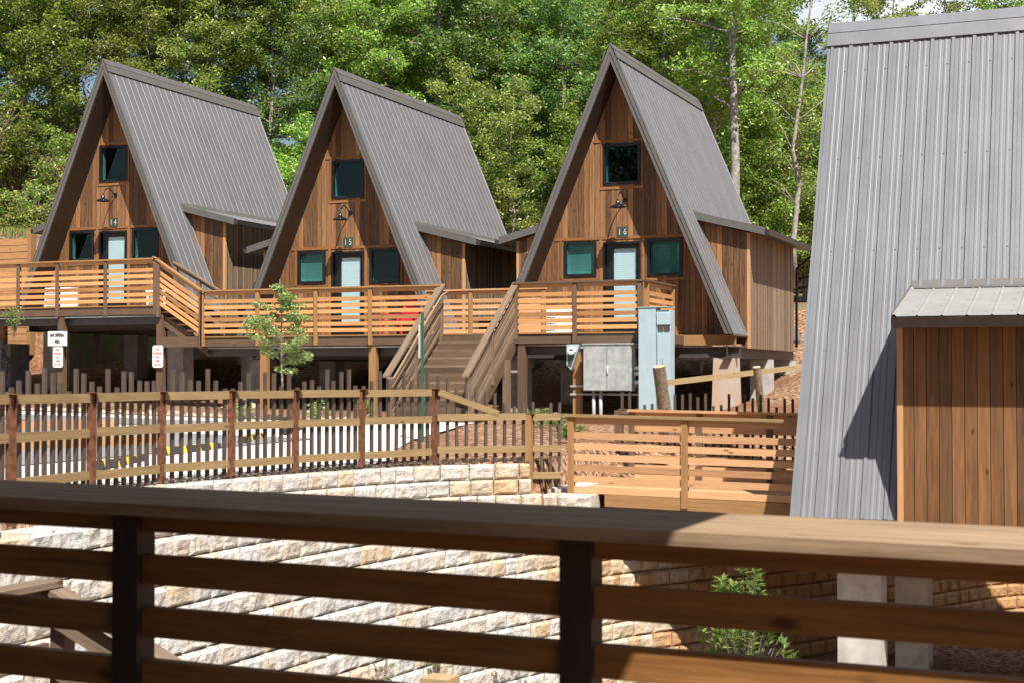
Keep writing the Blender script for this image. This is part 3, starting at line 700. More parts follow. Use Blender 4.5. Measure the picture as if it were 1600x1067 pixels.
st = thing('side_stairs', 'short wooden stairs between the decks of cabins 14 and 15', 'stairs', (-22.35, BF, 1.745))
f = MB()
for i in range(5): f.box(.02 + i * .27, .33 + i * .27, .08, 1.42, -.16 * (i + 1) - .04, -.16 * (i + 1))
f.build('treads', 'post_tan', st)
f = MB()
for y in (.15, 1.43): MB().board((0, y, -.32), (1.42, y, -1.12), .04, .27).build('stringer', 'fascia', st)

f = MB(); f.box(-.02, 1.35, .035, .085, -1.04, -.80); f.build('fascia_board', 'fascia', st)
for px_ in (1.30,): pass
railing('orange-slatted railing along the middle deck in front of cabin 15', (-20.99, BF, .945), (-14.62, BF, .945), fr([-20.99, -19.42, -17.82, -16.37, -14.66], -20.99, -14.62), 1.13, drop=-.23)
railing('pale railing behind the top of the front stairs', (-15.75, 33.05, .945), (-12.75, 33.05, .945), fr([-15.75, -14.62, -12.75], -15.75, -12.75), 1.12, slat_m='slat_pink', cap_m='slat_pink')
railing('orange-slatted railing on the deck of cabin 16 with dark middle posts', (-12.70, BF, .945), (-9.72, BF, .945), fr([-12.7, -11.3, -9.80], -12.7, -9.72), 1.13, post_m='post_dark', cap_m='fascia', drop=-.23)
railing('short end railing of the deck of cabin 16 beside the tall blue cabinet', (-9.68, BF + .06, .945), (-9.68, 33.3, .945), [.03, 1], 1.12, cap_m='fascia', slats=6)
railing('left railing of the front stairs with a pale handrail', (-14.55, BF - .02, .945), (-14.55, 28.5, -1.05), [0, .5, .97], 1.10, post_m='stair', slat_m='stair', cap_m='stair', slats=5, pitch=.17, sh=.10, cap=(.16, .045), top=.28, drop=-.15)
railing('right railing of the front stairs with closely spaced sloping boards', (-12.72, BF - .02, .945), (-12.72, 28.5, -1.05), [0, .5, .97], 1.10, post_m='stair', slat_m='stair', cap_m='stair', slats=7, pitch=.145, sh=.105, cap=(.16, .045), top=.24, drop=-.15)
st = thing('front_stairs', 'wide weathered wooden stairs climbing to the landing between cabins 15 and 16', 'stairs', (-14.5, BF, .945))
NR = 11; rise = 1.98 / NR; f = MB(); g = MB()
for i in range(1, NR):
    y = -.27 * i; f.box(.0, 1.74, y - .02, y + .27, -rise * i - .04, -rise * i); g.box(.0, 1.74, y + .245, y + .262, -rise * i, -rise * (i - 1) - .042)
g.box(0, 1.74, -.27 * (NR - 1) - .01, -.27 * (NR - 1) + .01, -rise * NR, -rise * (NR - 1) - .042)
f.build('treads', 'stair', st); g.build('risers', 'fascia', st)
f = MB()
for x in (-.03, 1.77): MB().board((x, .0, -.25), (x, -2.75, -2.22), .045, .30).build('stringer', 'fascia', st)
h = MB(); h.tube([(.12, .0, .96), (.12, -.35, .85), (.12, -2.75, -1.0), (.05, -2.9, -1.0)], .022, 8); h.build('handrail', 'cap', st)
for (x, y) in ((1.82, -.6),):
    f = MB(); f.box(x - .07, x + .07, y - .07, y + .07, -2.0, -.6); f.build('support_post', 'stair', st)

# ------------------------------------------------------------ bridge to the grey cabin
BB = 20.3
br = thing('wooden_bridge', 'wooden footbridge deck leading to the grey A-frame cabin on the right', 'bridge', (-7.45, BB, -1.62))
f = MB(); SLB = -.014
for i in range(18): f.board((0, .08 + i * .145, -.03), (3.6, .08 + i * .145, -.03 + 3.6 * SLB), .139, .03)
f.build('floor_boards', 'slat_pink', br)
MB().board((.55, .0, -.15), (3.45, .0, -.15 + 3.45 * SLB), .05, .17).build('side_beam', 'post_tan', br); MB().board((.5, 2.68, -.19), (3.45, 2.68, -.19 + 3.45 * SLB), .05, .25).build('side_beam', 'stain', br)
for yy in (.25, 2.4): MB().board((.6, yy, -.31), (3.5, yy, -.36), .05, .16).build('under_beam', 'fascia', br)
f = MB()
for i in range(7): a = 1.9 + i * .07; f.board((a, .01, -.2), (a + .02 * (i % 3), .0, -.30 - .02 * (i % 2)), .006, .006, up=(1, 0, 0))
f.build('hanging_nails', 'galv', br)
railing('near railing of the footbridge with pale orange boards and a tan middle post', (-7.45, BB, -1.62), (-4.02, BB, -1.67), [0.012, .502, 1.0], 1.07, slat_m='slat_pink', cap_m='fence_rail', slats=6, pitch=.155, sh=.092, top=.255, drop=-.20, cap=(.16, .038), name='bridge_railing', post_m='post_tan')
railing('far railing of the footbridge seen through the near one', (-7.36, BB + 2.7, -1.63), (-4.0, BB + 2.7, -1.67), [0.0, .33, .66, 1.0], 1.09, slat_m='slat_pink', cap_m='slat_pink', slats=6, pitch=.155, sh=.092, top=.255, drop=-.20, cap=(.16, .038), name='bridge_railing', post_m='post_dark')
f = MB(); f.box(-9.2, -7.47, 20.45, 23.1, -2.1, -1.63); struct(f.build('path', 'lot'))

# ------------------------------------------------------------ curved picket fence
FP = [(-9.75, 8.9), (-10.02, 10.3), (-10.18, 11.82), (-10.28, 13.19), (-10.30, 14.48), (-10.07, 15.58), (-9.84, 16.7), (-9.5, 17.85), (-9.0, 19.05), (-7.94, 19.99)]
FEND = (-7.50, 20.24)
fen = thing('picket_fence', 'curved fence of dark uneven pickets on yellowish rails and rusty steel posts', 'fence', (-10.0, 14.0, -1.2)); O = Vector((-10., 14., -1.2))
def fl(p, z): return Vector((p[0], p[1], z)) - O
ztop, zmid, zlow = -.155, -.565, -1.02
for i, p in enumerate(FP):
    last = (i == len(FP) - 1); zt = ztop - .03 if not last else -.55; zb = -1.9 if last else -1.4
    b = MB(); d = .028; q = Vector(p + (0,)) - O
    if last: b.box(q.x - .045, q.x + .045, q.y - .045, q.y + .045, zb - O.z, zt - O.z); b.build('post', 'post_tan', fen)
    else:
        b.box(q.x - .03, q.x + .03, q.y - .035, q.y - .027, zb - O.z, zt - O.z).box(q.x - .005, q.x + .005, q.y - .027, q.y + .05, zb - O.z, zt - O.z).box(q.x - .03, q.x + .03, q.y + .05, q.y + .057, zb - O.z, zt - O.z)
        b.build('post', 'rust', fen)
    cp = MB(); cp.box(q.x - .085, q.x + .085, q.y - .05, q.y + .07, zt - O.z, zt + .007 - O.z); cp.build('post_cap', 'rust', fen)
allp = FP + [FEND]
for i in range(len(allp) - 1):
    a, b_ = Vector(allp[i]), Vector(allp[i + 1]); t = (b_ - a).normalized(); n = Vector((t.y, -t.x)); A2, B2 = a + t * .05, b_ - t * .05
    tail = i >= len(FP) - 2
    zs = [zmid + .0, zlow] if i == len(FP) - 2 else ([zmid, zlow, -1.40] if tail else [ztop - .08, zmid - .045, zlow - .045])
    if tail: zs = [z - .02 for z in zs]
    for z in zs:
        r = MB(); r.board(fl(A2, z + random.uniform(-.006, .006)), fl(B2, z + random.uniform(-.006, .006)), .038, .095); r.build('rail', 'fence_rail', fen)
r = MB(); a = Vector(FP[-2]); b_ = Vector(FP[-1]); r.board(fl(a + (b_ - a) * .04, ztop - .07), fl(a + (b_ - a) * .68, zmid + .02), .038, .095); r.build('brace_rail', 'fence_rail', fen)
pts = []; S_ = 0.
for i in range(len(allp) - 1):
    a, b_ = Vector(allp[i]), Vector(allp[i + 1]); d = b_ - a; n = max(1, int(round(d.length / .138))); t = d.normalized(); nn = Vector((-t.y, t.x))
    for k in range(n):
        p = a + d * ((k + .5) / n) + nn * .045; pts.append((p, i, (k + .5) / n, math.atan2(t.y, t.x)))
random.seed(5)
hs = [.22, .21, .08, .01, .23, .10, .0, .20, .09, .02, .19, .0, .04]
for j, (p, i, f_, an) in enumerate(pts[-96:]):
    up = random.choice(hs) + random.uniform(-.01, .01); zt = ztop + up; zb = -1.32
    if i == len(FP) - 2: zt = ztop + up * .8 - .42 * f_; 
    if i == len(FP) - 1: zt = zmid + .06 + up * .6; zb = -1.62
    z0 = zb - O.z; z1 = zt - O.z; b = MB(); w = .0195
    c_, s_ = math.cos(an), math.sin(an); q = Vector((p.x, p.y, 0)) - Vector((O.x, O.y, 0)); ln = random.uniform(-.012, .012)
    P = [];
    for z, l in ((z0, 0), (z1, ln)):
        for (dx, dy) in ((-w, -w), (w, -w), (w, w), (-w, w)): P.append((q.x + dx * c_ - dy * s_ + l, q.y + dx * s_ + dy * c_, z))
    b.quadbox(P, (0, 0, 1)); b.build('picket', 'picket', fen)
# second picket fence behind the bridge
f2 = thing('picket_fence', 'dark picket fence behind the footbridge, only its tips showing over the rail', 'fence', (-6.05, 24.1, -1.3))
r = MB(); r.board((-1.9, 0, .70), (2.6, 0, .62), .04, .09); r.build('rail', 'post_dark', f2)
r = MB(); r.board((-1.9, 0, .25), (2.6, 0, .2), .04, .09); r.build('rail', 'post_dark', f2)
for j in range(34):
    x = -1.85 + j * .131; up = random.choice((.30, .24, .12, .04, .28, .10)); b = MB(); b.box(x - .019, x + .019, .025, .063, -.2, .70 + up + x * -.01); b.build('picket', 'picket', f2)
for x in (-1.9, .3, 2.5):
    b = MB(); b.box(x - .04, x + .04, -.11, -.025, -.3, .72); b.build('post', 'post_dark', f2)

# ------------------------------------------------------------ near railing in front of the camera and an unseen roof added above it to cast its shade
FB = 3.80; SLF = -.0105
def fz(a): return (a + 1.8) * SLF
nr = thing('deck_railing', 'large blurred dark-stained railing crossing the foreground, sunlit on the right', 'railing', (-1.8, FB, 0))
c_ = MB(); c_.board((-6, .09, -.397 - 6 * SLF), (4, .09, -.397 + 4 * SLF), .54, .035); c_.build('top_rail', 'cap', nr)
c_ = MB(); c_.board((-6, -.0, -.448 - 6 * SLF), (4, -.0, -.448 + 4 * SLF), .038, .062); c_.build('apron_board', 'stain', nr)
xs = [-4.25, -2.80, -1.36, .09, 1.53]
for x in xs:
    b = MB(); X = x + 1.8; b.box(X - .045, X + .045, -.045, .045, -1.75, -.416 + X * SLF); b.build('post', 'stain_post', nr)
xs2 = [-7.8] + xs + [2.2]
for i in range(len(xs2) - 1):
    b = MB(); x0, x1 = xs2[i] + 1.8 + .045, xs2[i + 1] + 1.8 - .045
    for k in range(6):
        z = -.5935 - .1565 * k; b.board((x0, 0, z + x0 * SLF), (x1, 0, z + x1 * SLF), .036, .088)
    b.build('slat_panel', 'stain', nr)
dk = thing('deck', 'wooden deck the photograph is taken from, out of view below', 'deck', (0, 0, -1.62)); f = MB()
for i in range(34): f.box(-7.5, 4, -1.1 + i * .145, -1.1 + i * .145 + .139, -.03, 0)
f.build('floor_boards', 'fascia', dk)
pr = thing('shade_roof', 'unseen porch roof added to shade the left part of the near railing', 'porch', (0, 0, 1.5))
f = MB(); f.box(-9.0, -.17, -3.2, 4.05, 0.0, .16); f.build('roof_deck', 'soffit', pr)
f = MB()
for i in range(10): f.box(-8.9 + i * .95, -8.85 + i * .95, -3.1, 3.5, -.18, -.001)
f.build('rafters', 'soffit', pr)
for x in (-8.7, -.5):
    f = MB(); f.box(x - .07, x + .07, -1.3, -1.16, -3.12, 0); f.build('post', 'fascia', pr)
bw = thing('porch_wall', 'brown boarded cabin wall behind the photographer', 'building', (0, -3.3, -1.62)); f = MB(); f.box(-9, 2, -.2, 0, 0, 3.1, ax=(0, 0, 1)); f.build('wall', 'cedar', bw)

# stairs with guard at the bottom left, beyond the near railing
g = thing('stair_guard', 'weathered board guard of a lower flight of stairs, bottom left behind the near railing', 'railing', (-5.65, 6.87, 0))
f = MB(); f.board((0, -3.4, -1.17), (0, .04, -1.17), .16, .035); f.build('top_rail', 'stair', g)
f = MB()
for z in (-1.26, -1.56, -1.86): f.board((0, -3.4, z), (0, 0, z), .035, .12)
f.build('side_boards', 'stair', g)
f = MB(); f.board((-.02, .0, -1.17), (3.2, .0, -2.62), .14, .035); f.build('sloping_rail', 'stair', g)
f = MB()
for dz in (-.24, -.52, -.80): f.board((.0, .0, -1.08 + dz), (3.2, .0, -2.53 + dz), .035, .13)
f.build('sloping_boards', 'stair', g)
for x in (.05, 1.2, 2.4):
    f = MB(); f.box(x - .05, x + .05, .03, .12, -4.5, -1.2 - .453 * x); f.build('post', 'post_dark', g)
pa, pb = at(688, 9.0); f = MB(); f.box(-.09, .09, -.09, .09, -2.06, 0); tag(f.build('wooden_post', 'plank', loc=(pa, pb, -1.79)), 'flat-topped wooden post end below the middle of the near railing', 'post')

# ------------------------------------------------------------ electrical equipment
el = thing('utility_cabinet', 'wide two-door galvanised electrical box on struts below the deck of cabin 16', 'utility box', (-11.0, 30.9, -.33))
f = MB(); f.box(0, 1.10, 0, .30, 0, 1.0); f.build('cabinet_body', 'galv', el)
for x in (0.015, .555):
    f = MB(); f.box(x, x + .53, -.022, -.001, .015, .975); d_ = f.build('cabinet_door', 'galv', el)
f = MB(); f.tube([(.57, -.03, .36), (.57, -.05, .40), (.57, -.05, .50), (.57, -.03, .54)], .013, 8); f.build('handle', 'white', el)
f = MB(); f.box(-.01, 1.16, -.04, .32, 1.001, 1.03); f.build('cabinet_top', 'galv', el)
f = MB()
for z in (.93, .08, -.10): f.box(-.42, 1.42, .31, .35, z, z + .04)
f.build('strut_rail', 'galv', el)
f = MB()
for x in (.20, .36): f.tube([(x, .12, -.001), (x, .12, -.85)], .04, 10)
f.build('conduit', 'pvc', el)
f = MB()
for z in (.48, .36, .17): f.tube([(1.10, .15, z), (1.20, .15, z + .02), (1.36, .15, z + .01)], .042, 10)
f.build('side_conduit', 'white', el)
mt = thing('electric_meter', 'small round glass meter on a pale blue wedge-shaped socket box', 'meter', (-11.37, 30.85, .12))
f = MB(); f.prism([(0, 0, .56), (0, 0, 0.12), (.10, 0, 0), (.30, 0, .56)][::-1], (0, .12, 0)); f.build('socket_box', 'blue_cab', mt)
f = MB(); f.tube([(.14, 0, .43), (.14, -.09, .43)], .085, 16); f.build('meter_dial', 'white', mt)
f = MB(); f.box(.095, .185, -.094, -.091, .43, .455); f.build('display', 'black', mt)
f = MB(); f.prism([(.03, -.004, .33), (.03, -.004, .1), (.10, -.004, .06), (.20, -.004, .33)][::-1], (0, .003, 0)); f.build('cover_plate', 'steel', mt)
cb_ = thing('tall_cabinet', 'tall pale blue metal electrical cabinet in front of cabin 16', 'utility box', (-9.66, 30.65, -.95))
f = MB(); f.box(0, .38, 0, .35, 0, 2.38); f.build('cabinet_body', 'blue_cab', cb_)
f = MB(); f.box(.39, .69, .03, .35, 0, 2.33); f.build('side_cabinet', 'blue_cab', cb_)
f = MB(); f.box(.40, .70, .0, .04, 2.02, 2.26); f.build('meter_hood', 'blue_cab', cb_)
f = MB(); f.box(.42, .54, .012, .028, 1.88, 2.01).box(.56, .68, .012, .028, 1.88, 2.01); f.build('meter_window', 'steel', cb_)
f = MB(); f.box(-.02, .70, -.02, .37, 2.385, 2.40); f.build('cabinet_top', 'blue_cab', cb_)
f = MB(); f.box(.41, .67, .012, .028, .2, 1.84).box(.53, .545, -.01, .011, 1.2, 1.35); f.build('breaker_door', 'blue_cab', cb_)

# ------------------------------------------------------------ signs
s1 = thing('safety_sign', 'white sign reading SAFE DISPERSAL AREA on a dark deck post', 'sign', (-25.36, BF - .02, .76))
f = MB(); f.box(-.30, .30, -.012, .0, 0, .36); f.build('sign_board', 'sign_white', s1)
text('SAFE DISPERSAL', .115, 'lettering', 'sign_black', s1, (0, -.016, .255), (R(90), 0, 0), .56, .004)
text('AREA', .115, 'lettering', 'sign_black', s1, (0, -.016, .10), (R(90), 0, 0), .56, .004)
def park_sign(label, loc):
    s = thing('parking_sign', label, 'sign', loc, group='no parking signs on deck posts')
    f = MB(); f.box(-.155, .155, -.012, 0, .03, .52).box(-.13, .13, -.012, 0, 0, .03).box(-.13, .13, -.012, 0, .52, .55); f.build('sign_board', 'sign_white', s)
    for i, (t, sz, m) in enumerate((('NO', .09, 'sign_red'), ('PARKING', .075, 'sign_red'), ('ANY', .07, 'sign_red'), ('TIME', .07, 'sign_red'))):
        text(t, sz, 'lettering', m, s, (0, -.016, .45 - .095 * i), (R(90), 0, 0), .8, .001)
    f = MB(); f.prism([(-.10, -.014, .075), (-.06, -.014, .05), (-.06, -.014, .066), (.06, -.014, .066), (.06, -.014, .05), (.10, -.014, .075), (.06, -.014, .10), (.06, -.014, .084), (-.06, -.014, .084), (-.06, -.014, .10)], (0, -.003, 0)); f.build('arrow', 'sign_red', s)
park_sign('white no parking sign directly below the SAFE DISPERSAL AREA sign', (-25.36, BF + .0, .21))
park_sign('white no parking sign alone on the post under the head of the side stairs', (-22.30, BF + .0, .20))
ga, gb = at(660, 25.6)
gs = thing('sign_post', 'green steel channel post with a white sign seen edge-on, in front of the stairs', 'sign', (ga, gb, -1.15), R(CAM_YAW))
f = MB(); f.box(-.025, .025, -.012, -.006, 0, 2.22).box(-.025, -.02, -.006, .02, 0, 2.22).box(.02, .025, -.006, .02, 0, 2.22); f.build('post', 'green_post', gs)
f = MB(); f.prism([(-.055, -.12, 1.45), (-.03, .15, 1.45), (-.024, .15, 1.45), (-.049, -.12, 1.45)], (0, 0, .55)); f.build('sign_board', 'sign_white', gs)

# ------------------------------------------------------------ things on the decks
def heat_pump(label, loc):
    h = thing('heat_pump', label, 'heat pump', loc, group='white heat pumps on the decks')
    f = MB(); f.box(0, .84, 0, .32, .06, .62); f.build('casing', 'white', h)
    f = MB()
    for i in range(9): f.box(.06, .54, -.012, -.002, .12 + i * .05, .13 + i * .05)
    for i in range(5): f.box(.06 + i * .118, .07 + i * .118, -.02, -.013, .10, .55)
    f.build('grille', 'pvc', h); f = MB(); f.box(.05, .12, .02, .3, 0, .06).box(.7, .77, .02, .3, 0, .06); f.build('feet', 'black', h)
heat_pump('white heat pump on the upper deck, left of the door of cabin 14', (-27.2, 32.9, 1.745))
heat_pump('white heat pump on the deck of cabin 16, left of its door', (-13.05, 33.2, .945))
tb = thing('side_table', 'small white table behind the railing, right of the door of cabin 14', 'table', (-23.7, 32.6, 1.745)); f = MB(); f.box(0, .6, 0, .5, .42, .46); f.build('table_top', 'white', tb)
for (x, y) in ((.04, .04), (.56, .04), (.04, .46), (.56, .46)):
    f = MB(); f.box(x - .02, x + .02, y - .02, y + .02, 0, .42); f.build('leg', 'white', tb)
f = MB(); f.box(.12, .48, .02, .03, .1, .42); f.build('front_panel', 'galv', tb)
ch = thing('deck_chair', 'red plastic deck chair behind the railing of cabin 15', 'chair', (-16.9, 33.3, .945), R(-20))
f = MB(); f.prism([(-.28, 0, .38), (.28, 0, .38), (.28, .5, .30), (-.28, .5, .30)], (0, 0, .03)); f.build('seat', 'red', ch)
f = MB(); f.prism([(-.3, .48, .30), (.3, .48, .30), (.33, .82, .98), (-.33, .82, .98)], (0, .025, .0)); f.build('backrest', 'red', ch)
for s_ in (-1, 1):
    f = MB(); f.box(s_ * .33 - .05, s_ * .33 + .05, -.05, .6, .56, .585); f.build('armrest', 'red', ch)
    f = MB(); f.box(s_ * .33 - .02, s_ * .33 + .02, 0, .06, 0, .56); f.build('leg', 'red', ch)
    f = MB(); f.box(s_ * .33 - .02, s_ * .33 + .02, .5, .56, 0, .56); f.build('leg', 'red', ch)

# ------------------------------------------------------------ timber wall, gabion, boulders, wheel stops
tw = thing('timber_wall', 'orange horizontal timber retaining wall at the far left beside cabin 14', 'retaining wall', (-30.35, 36.0, .82))
for i in range(16):
    f = MB(); f.box(-12, 0, 0, .14, i * .205, i * .205 + .188); f.build('timber', 'timber', tw)
f = MB(); f.box(-.02, .12, -.06, .16, -.2, 3.55); f.build('end_post', 'post_tan', tw)
tw2 = thing('timber_wall', 'low orange timber wall under the far left end of the upper deck', 'retaining wall', (-29.0, 33.4, .85))
for i in range(5):
    f = MB(); f.box(-6, 0, 0, .14, i * .205, i * .205 + .2); f.build('timber', 'timber', tw2)
def rock(mb, c, r, seed, sq=.75, n=6):
    b = len(mb.v); R_ = []
    for j in range(n + 1):
        th = math.pi * j / n
        for i in range(n * 2):
            ph = math.pi * i / n; d = Vector((math.sin(th) * math.cos(ph), math.sin(th) * math.sin(ph), math.cos(th)))
            k = r * (1 + .45 * noise.noise(d * 1.6 + Vector((seed, 0, 0)))); mb.v.append((c[0] + d.x * k, c[1] + d.y * k, c[2] + d.z * k * sq))
    for j in range(n):
        for i in range(n * 2):
            i2 = (i + 1) % (n * 2); mb.f.append((b + j * n * 2 + i, b + (j + 1) * n * 2 + i, b + (j + 1) * n * 2 + i2, b + j * n * 2 + i2)); mb.sm.append(False); mb.uv += [(0, 0)] * 4
gm = MB()
for i in range(300):
    rock(gm, (random.uniform(-4, 0.05), random.uniform(0, .1), random.uniform(0, 1.75)), random.uniform(.07, .12), random.random() * 99, n=4)
gab = thing('gabion_wall', 'dark grey stones packed in wire below the far left deck', 'gabion wall', (-28.3, 32.6, -.85))
gm.build('stones', 'gabion', gab); f = MB(); f.box(-4.1, .1, .12, .9, 0, 1.72); f.build('core', 'gabion', gab)
f = MB()
for i in range(17): f.box(-4 + i * .25, -3.994 + i * .25, -.15, -.144, 0, 1.8)
for i in range(8): f.box(-4.1, .1, -.15, -.144, i * .25, .006 + i * .25)
f.build('wire_mesh', 'galv', gab)
random.seed(21)
edge = MB()
for i in range(90):
    a = -30 + i * .17; rock(edge, (a, 27.7 + random.uniform(-.15, .15), hbase(a, 27.7) + .03), random.uniform(.07, .13), random.random() * 99, n=4)
struct(tag(edge.build('stone_edging', 'boulder'), 'row of small stones edging the bark bed below the decks', 'stones'), 'stuff')
for (px, Y, r, lab) in ((395, 36.5, .2, 'reddish boulder lying in the shade under the middle deck'), (868, 33.4, .17, 'pale angular rock beside the meter box under the deck of cabin 16'), (355, 35.8, .15, 'small tan rock lying left of the young tree under the middle deck')):
    a, b = at(px, Y); f = MB(); rock(f, (0, 0, 0), r, px, .55, 7); tag(f.build('boulder', 'boulder', loc=(a, b, hbase(a, b) + .05)), lab, 'rock')
def wheel_stop(label, loc, rz, L_=1.7):
    w = thing('wheel_stop', label, 'wheel stop', loc, rz, 'rubber wheel stops in the parking lot')
    prof = [(-.075, 0), (.075, 0), (.045, .10), (-.045, .10)]
    f = MB(); f.prism([(0, y, z) for y, z in prof], (L_, 0, 0)); f.build('rubber_block', 'rubber', w)
    for i in range(4):
        x = .12 + i * (L_ - .44) / 3; f = MB(); f.prism([(x, y * 1.03, z * 1.03 + .001) for y, z in prof], (.12, 0, 0)); f.build('reflective_stripe', 'yellow', w)
for (p0, p1, lab) in (((-13.85, 23.15), (-14.6, 25.0), 'black wheel stop with yellow stripes nearest the foot of the front stairs'), ((-12.28, 15.87), (-12.7, 17.4), 'black wheel stop with yellow stripes nearest the far left fence post'), ((-12.98, 18.2), (-13.1, 19.9), 'black wheel stop with yellow stripes in the middle of the parking lot'), ((-13.3, 20.9), (-13.9, 22.4), 'black wheel stop with yellow stripes behind the fourth fence post')):
    d = Vector(p1) - Vector(p0); wheel_stop(lab, (p0[0], p0[1], hbase(*p0) + .05), math.atan2(d.y, d.x), d.length)
f = MB(); a0, a1 = Vector((-16.0, 16.6)), Vector((-14.3, 20.2)); f.board((0, 0, .08), ((a1 - a0).x, (a1 - a0).y, .10), .16, .16); tag(f.build('timber_curb', 'timber', loc=(a0.x, a0.y, hbase(*a0) + .03)), 'long orange timber lying as a curb behind the left end of the fence', 'timber')
f = MB(); f.board((0, 0, .08), (3.2, 3.6, .10), .16, .16); tag(f.build('timber_curb', 'timber', loc=(-20.6, 19.5, hbase(-20, 20) + .03)), 'far orange timber curb on the asphalt at the left edge of the lot', 'timber')

# log posts with a plank between them
def logpost(label, p0, p1, r):
    t = thing('log_post', label, 'log', p0); d = Vector(p1) - Vector(p0); f = MB(); n = 7
    f.tube([tuple(d * (i / n) + Vector((noise.noise(Vector((i, r, 0))) * .02, 0, 0))) for i in range(n + 1)], [r * (1.06 - .1 * i / n) for i in range(n + 1)], 14, caps=False); f.build('log', 'bark_log', t)
    dn = d.normalized(); f = MB(); f.tube([tuple(d - dn * .01), tuple(d + dn * .004)], r * .95, 14); f.build('cut_end', 'cutwood', t)
p = at(1046, 26.3); q = at(1029, 26.0); logpost('thick leaning log post with bark in front of the tall blue cabinet', (p[0], p[1], -1.2), (q[0], q[1], .16), .115)
p2 = at(1194, 28.3); q2 = at(1182, 28.0); logpost('thinner log post on the bark slope right of the concrete pier', (p2[0], p2[1], -1.1), (q2[0], q2[1], .16), .075)
e = at(1262, 30.5); s0 = at(1038, 26.2)
f = MB(); f.board((0, 0, 0), (e[0] - s0[0], e[1] - s0[1], .32), .04, .10); tag(f.build('long_plank', 'plank', loc=(s0[0], s0[1], -.13)), 'long yellowish plank nailed between the two log posts', 'plank')

# split-rail fence and far house in the gap on the right
p = at(1245, 54); q = at(1300, 52)
sf = thing('split_rail_fence', 'rustic split-rail fence at the edge of the woods between cabin 16 and the grey cabin', 'fence', (p[0], p[1], 2.1))
D = Vector((q[0] - p[0], q[1] - p[1], 0))
for z in (.35, 1.0, 1.35):
    f = MB(); f.tube([(0, 0, z), tuple(D * .5 + Vector((0, 0, z + .05))), tuple(D + Vector((0, 0, z)))], .05, 7); f.build('rail', 'twig', sf)
for t_ in (0, .2, .3, .42, .6, .8, 1):
    f = MB(); f.tube([tuple(D * t_ + Vector((0, 0, -.3))), tuple(D * t_ + Vector((.04, 0, 1.5)))], .06, 7); f.build('post', 'stem', sf)
hx, hy = at(1262, 74)
hs_ = thing('house', 'distant house with a dark shingled roof glimpsed between the trees on the right', 'house', (hx, hy, 5.6), R(20))
f = MB(); f.box(-4, 4, 0, 5, -1.5, 2.2); f.build('wall', 'fascia', hs_)
f = MB(); f.prism([(-4.5, -.5, 2.1), (4.5, -.5, 2.1), (4.5, 2.5, 4.2), (-4.5, 2.5, 4.2)], (0, 0, .15)); f.prism([(-4.5, 5.5, 2.1), (-4.5, 2.5, 4.2), (4.5, 2.5, 4.2), (4.5, 5.5, 2.1)], (0, 0, .15)); f.build('roof', 'steel', hs_)
for x in (-2, 1.2):
    f = MB(); f.box(x, x + .9, -.03, .0, .3, 1.5); w = f.build('window', 'black', hs_)

# ------------------------------------------------------------ vegetation
def leaves_mesh(name, centers, per, spread, size, m, r, droop=.0, aspect=.55, up=.6):
    n = len(centers) * per; c = np.repeat(np.array(centers), per, axis=0)
    off = r.normal(0, 1, (n, 3)); off *= (r.random((n, 1)) ** .33 / (np.linalg.norm(off, axis=1, keepdims=True) + 1e-6)); off *= np.array([spread, spread, spread * .6])
    p = c + off; nrm = r.normal(0, 1, (n, 3)); nrm[:, 2] = np.abs(nrm[:, 2]) + up; nrm /= np.linalg.norm(nrm, axis=1, keepdims=True)
    t = r.normal(0, 1, (n, 3)); t -= nrm * (t * nrm).sum(1, keepdims=True); t /= np.linalg.norm(t, axis=1, keepdims=True); b = np.cross(nrm, t)
    s = size * r.uniform(.6, 1.25, (n, 1)); t *= s; b *= s * aspect
    V = np.stack([p - t, p - b * .9 - t * .1 + nrm * s * .12, p + t, p + b * .9 - t * .1 + nrm * s * .12], 1).reshape(-1, 3).astype(np.float32)
    me = bpy.data.meshes.new(name); me.vertices.add(4 * n); me.vertices.foreach_set('co', V.ravel()); me.loops.add(4 * n); me.loops.foreach_set('vertex_index', np.arange(4 * n, dtype=np.int32))
    me.polygons.add(n); me.polygons.foreach_set('loop_start', np.arange(0, 4 * n, 4, dtype=np.int32)); me.polygons.foreach_set('loop_total', np.full(n, 4, dtype=np.int32))
    me.materials.append(M[m]); me.update(calc_edges=True); return me
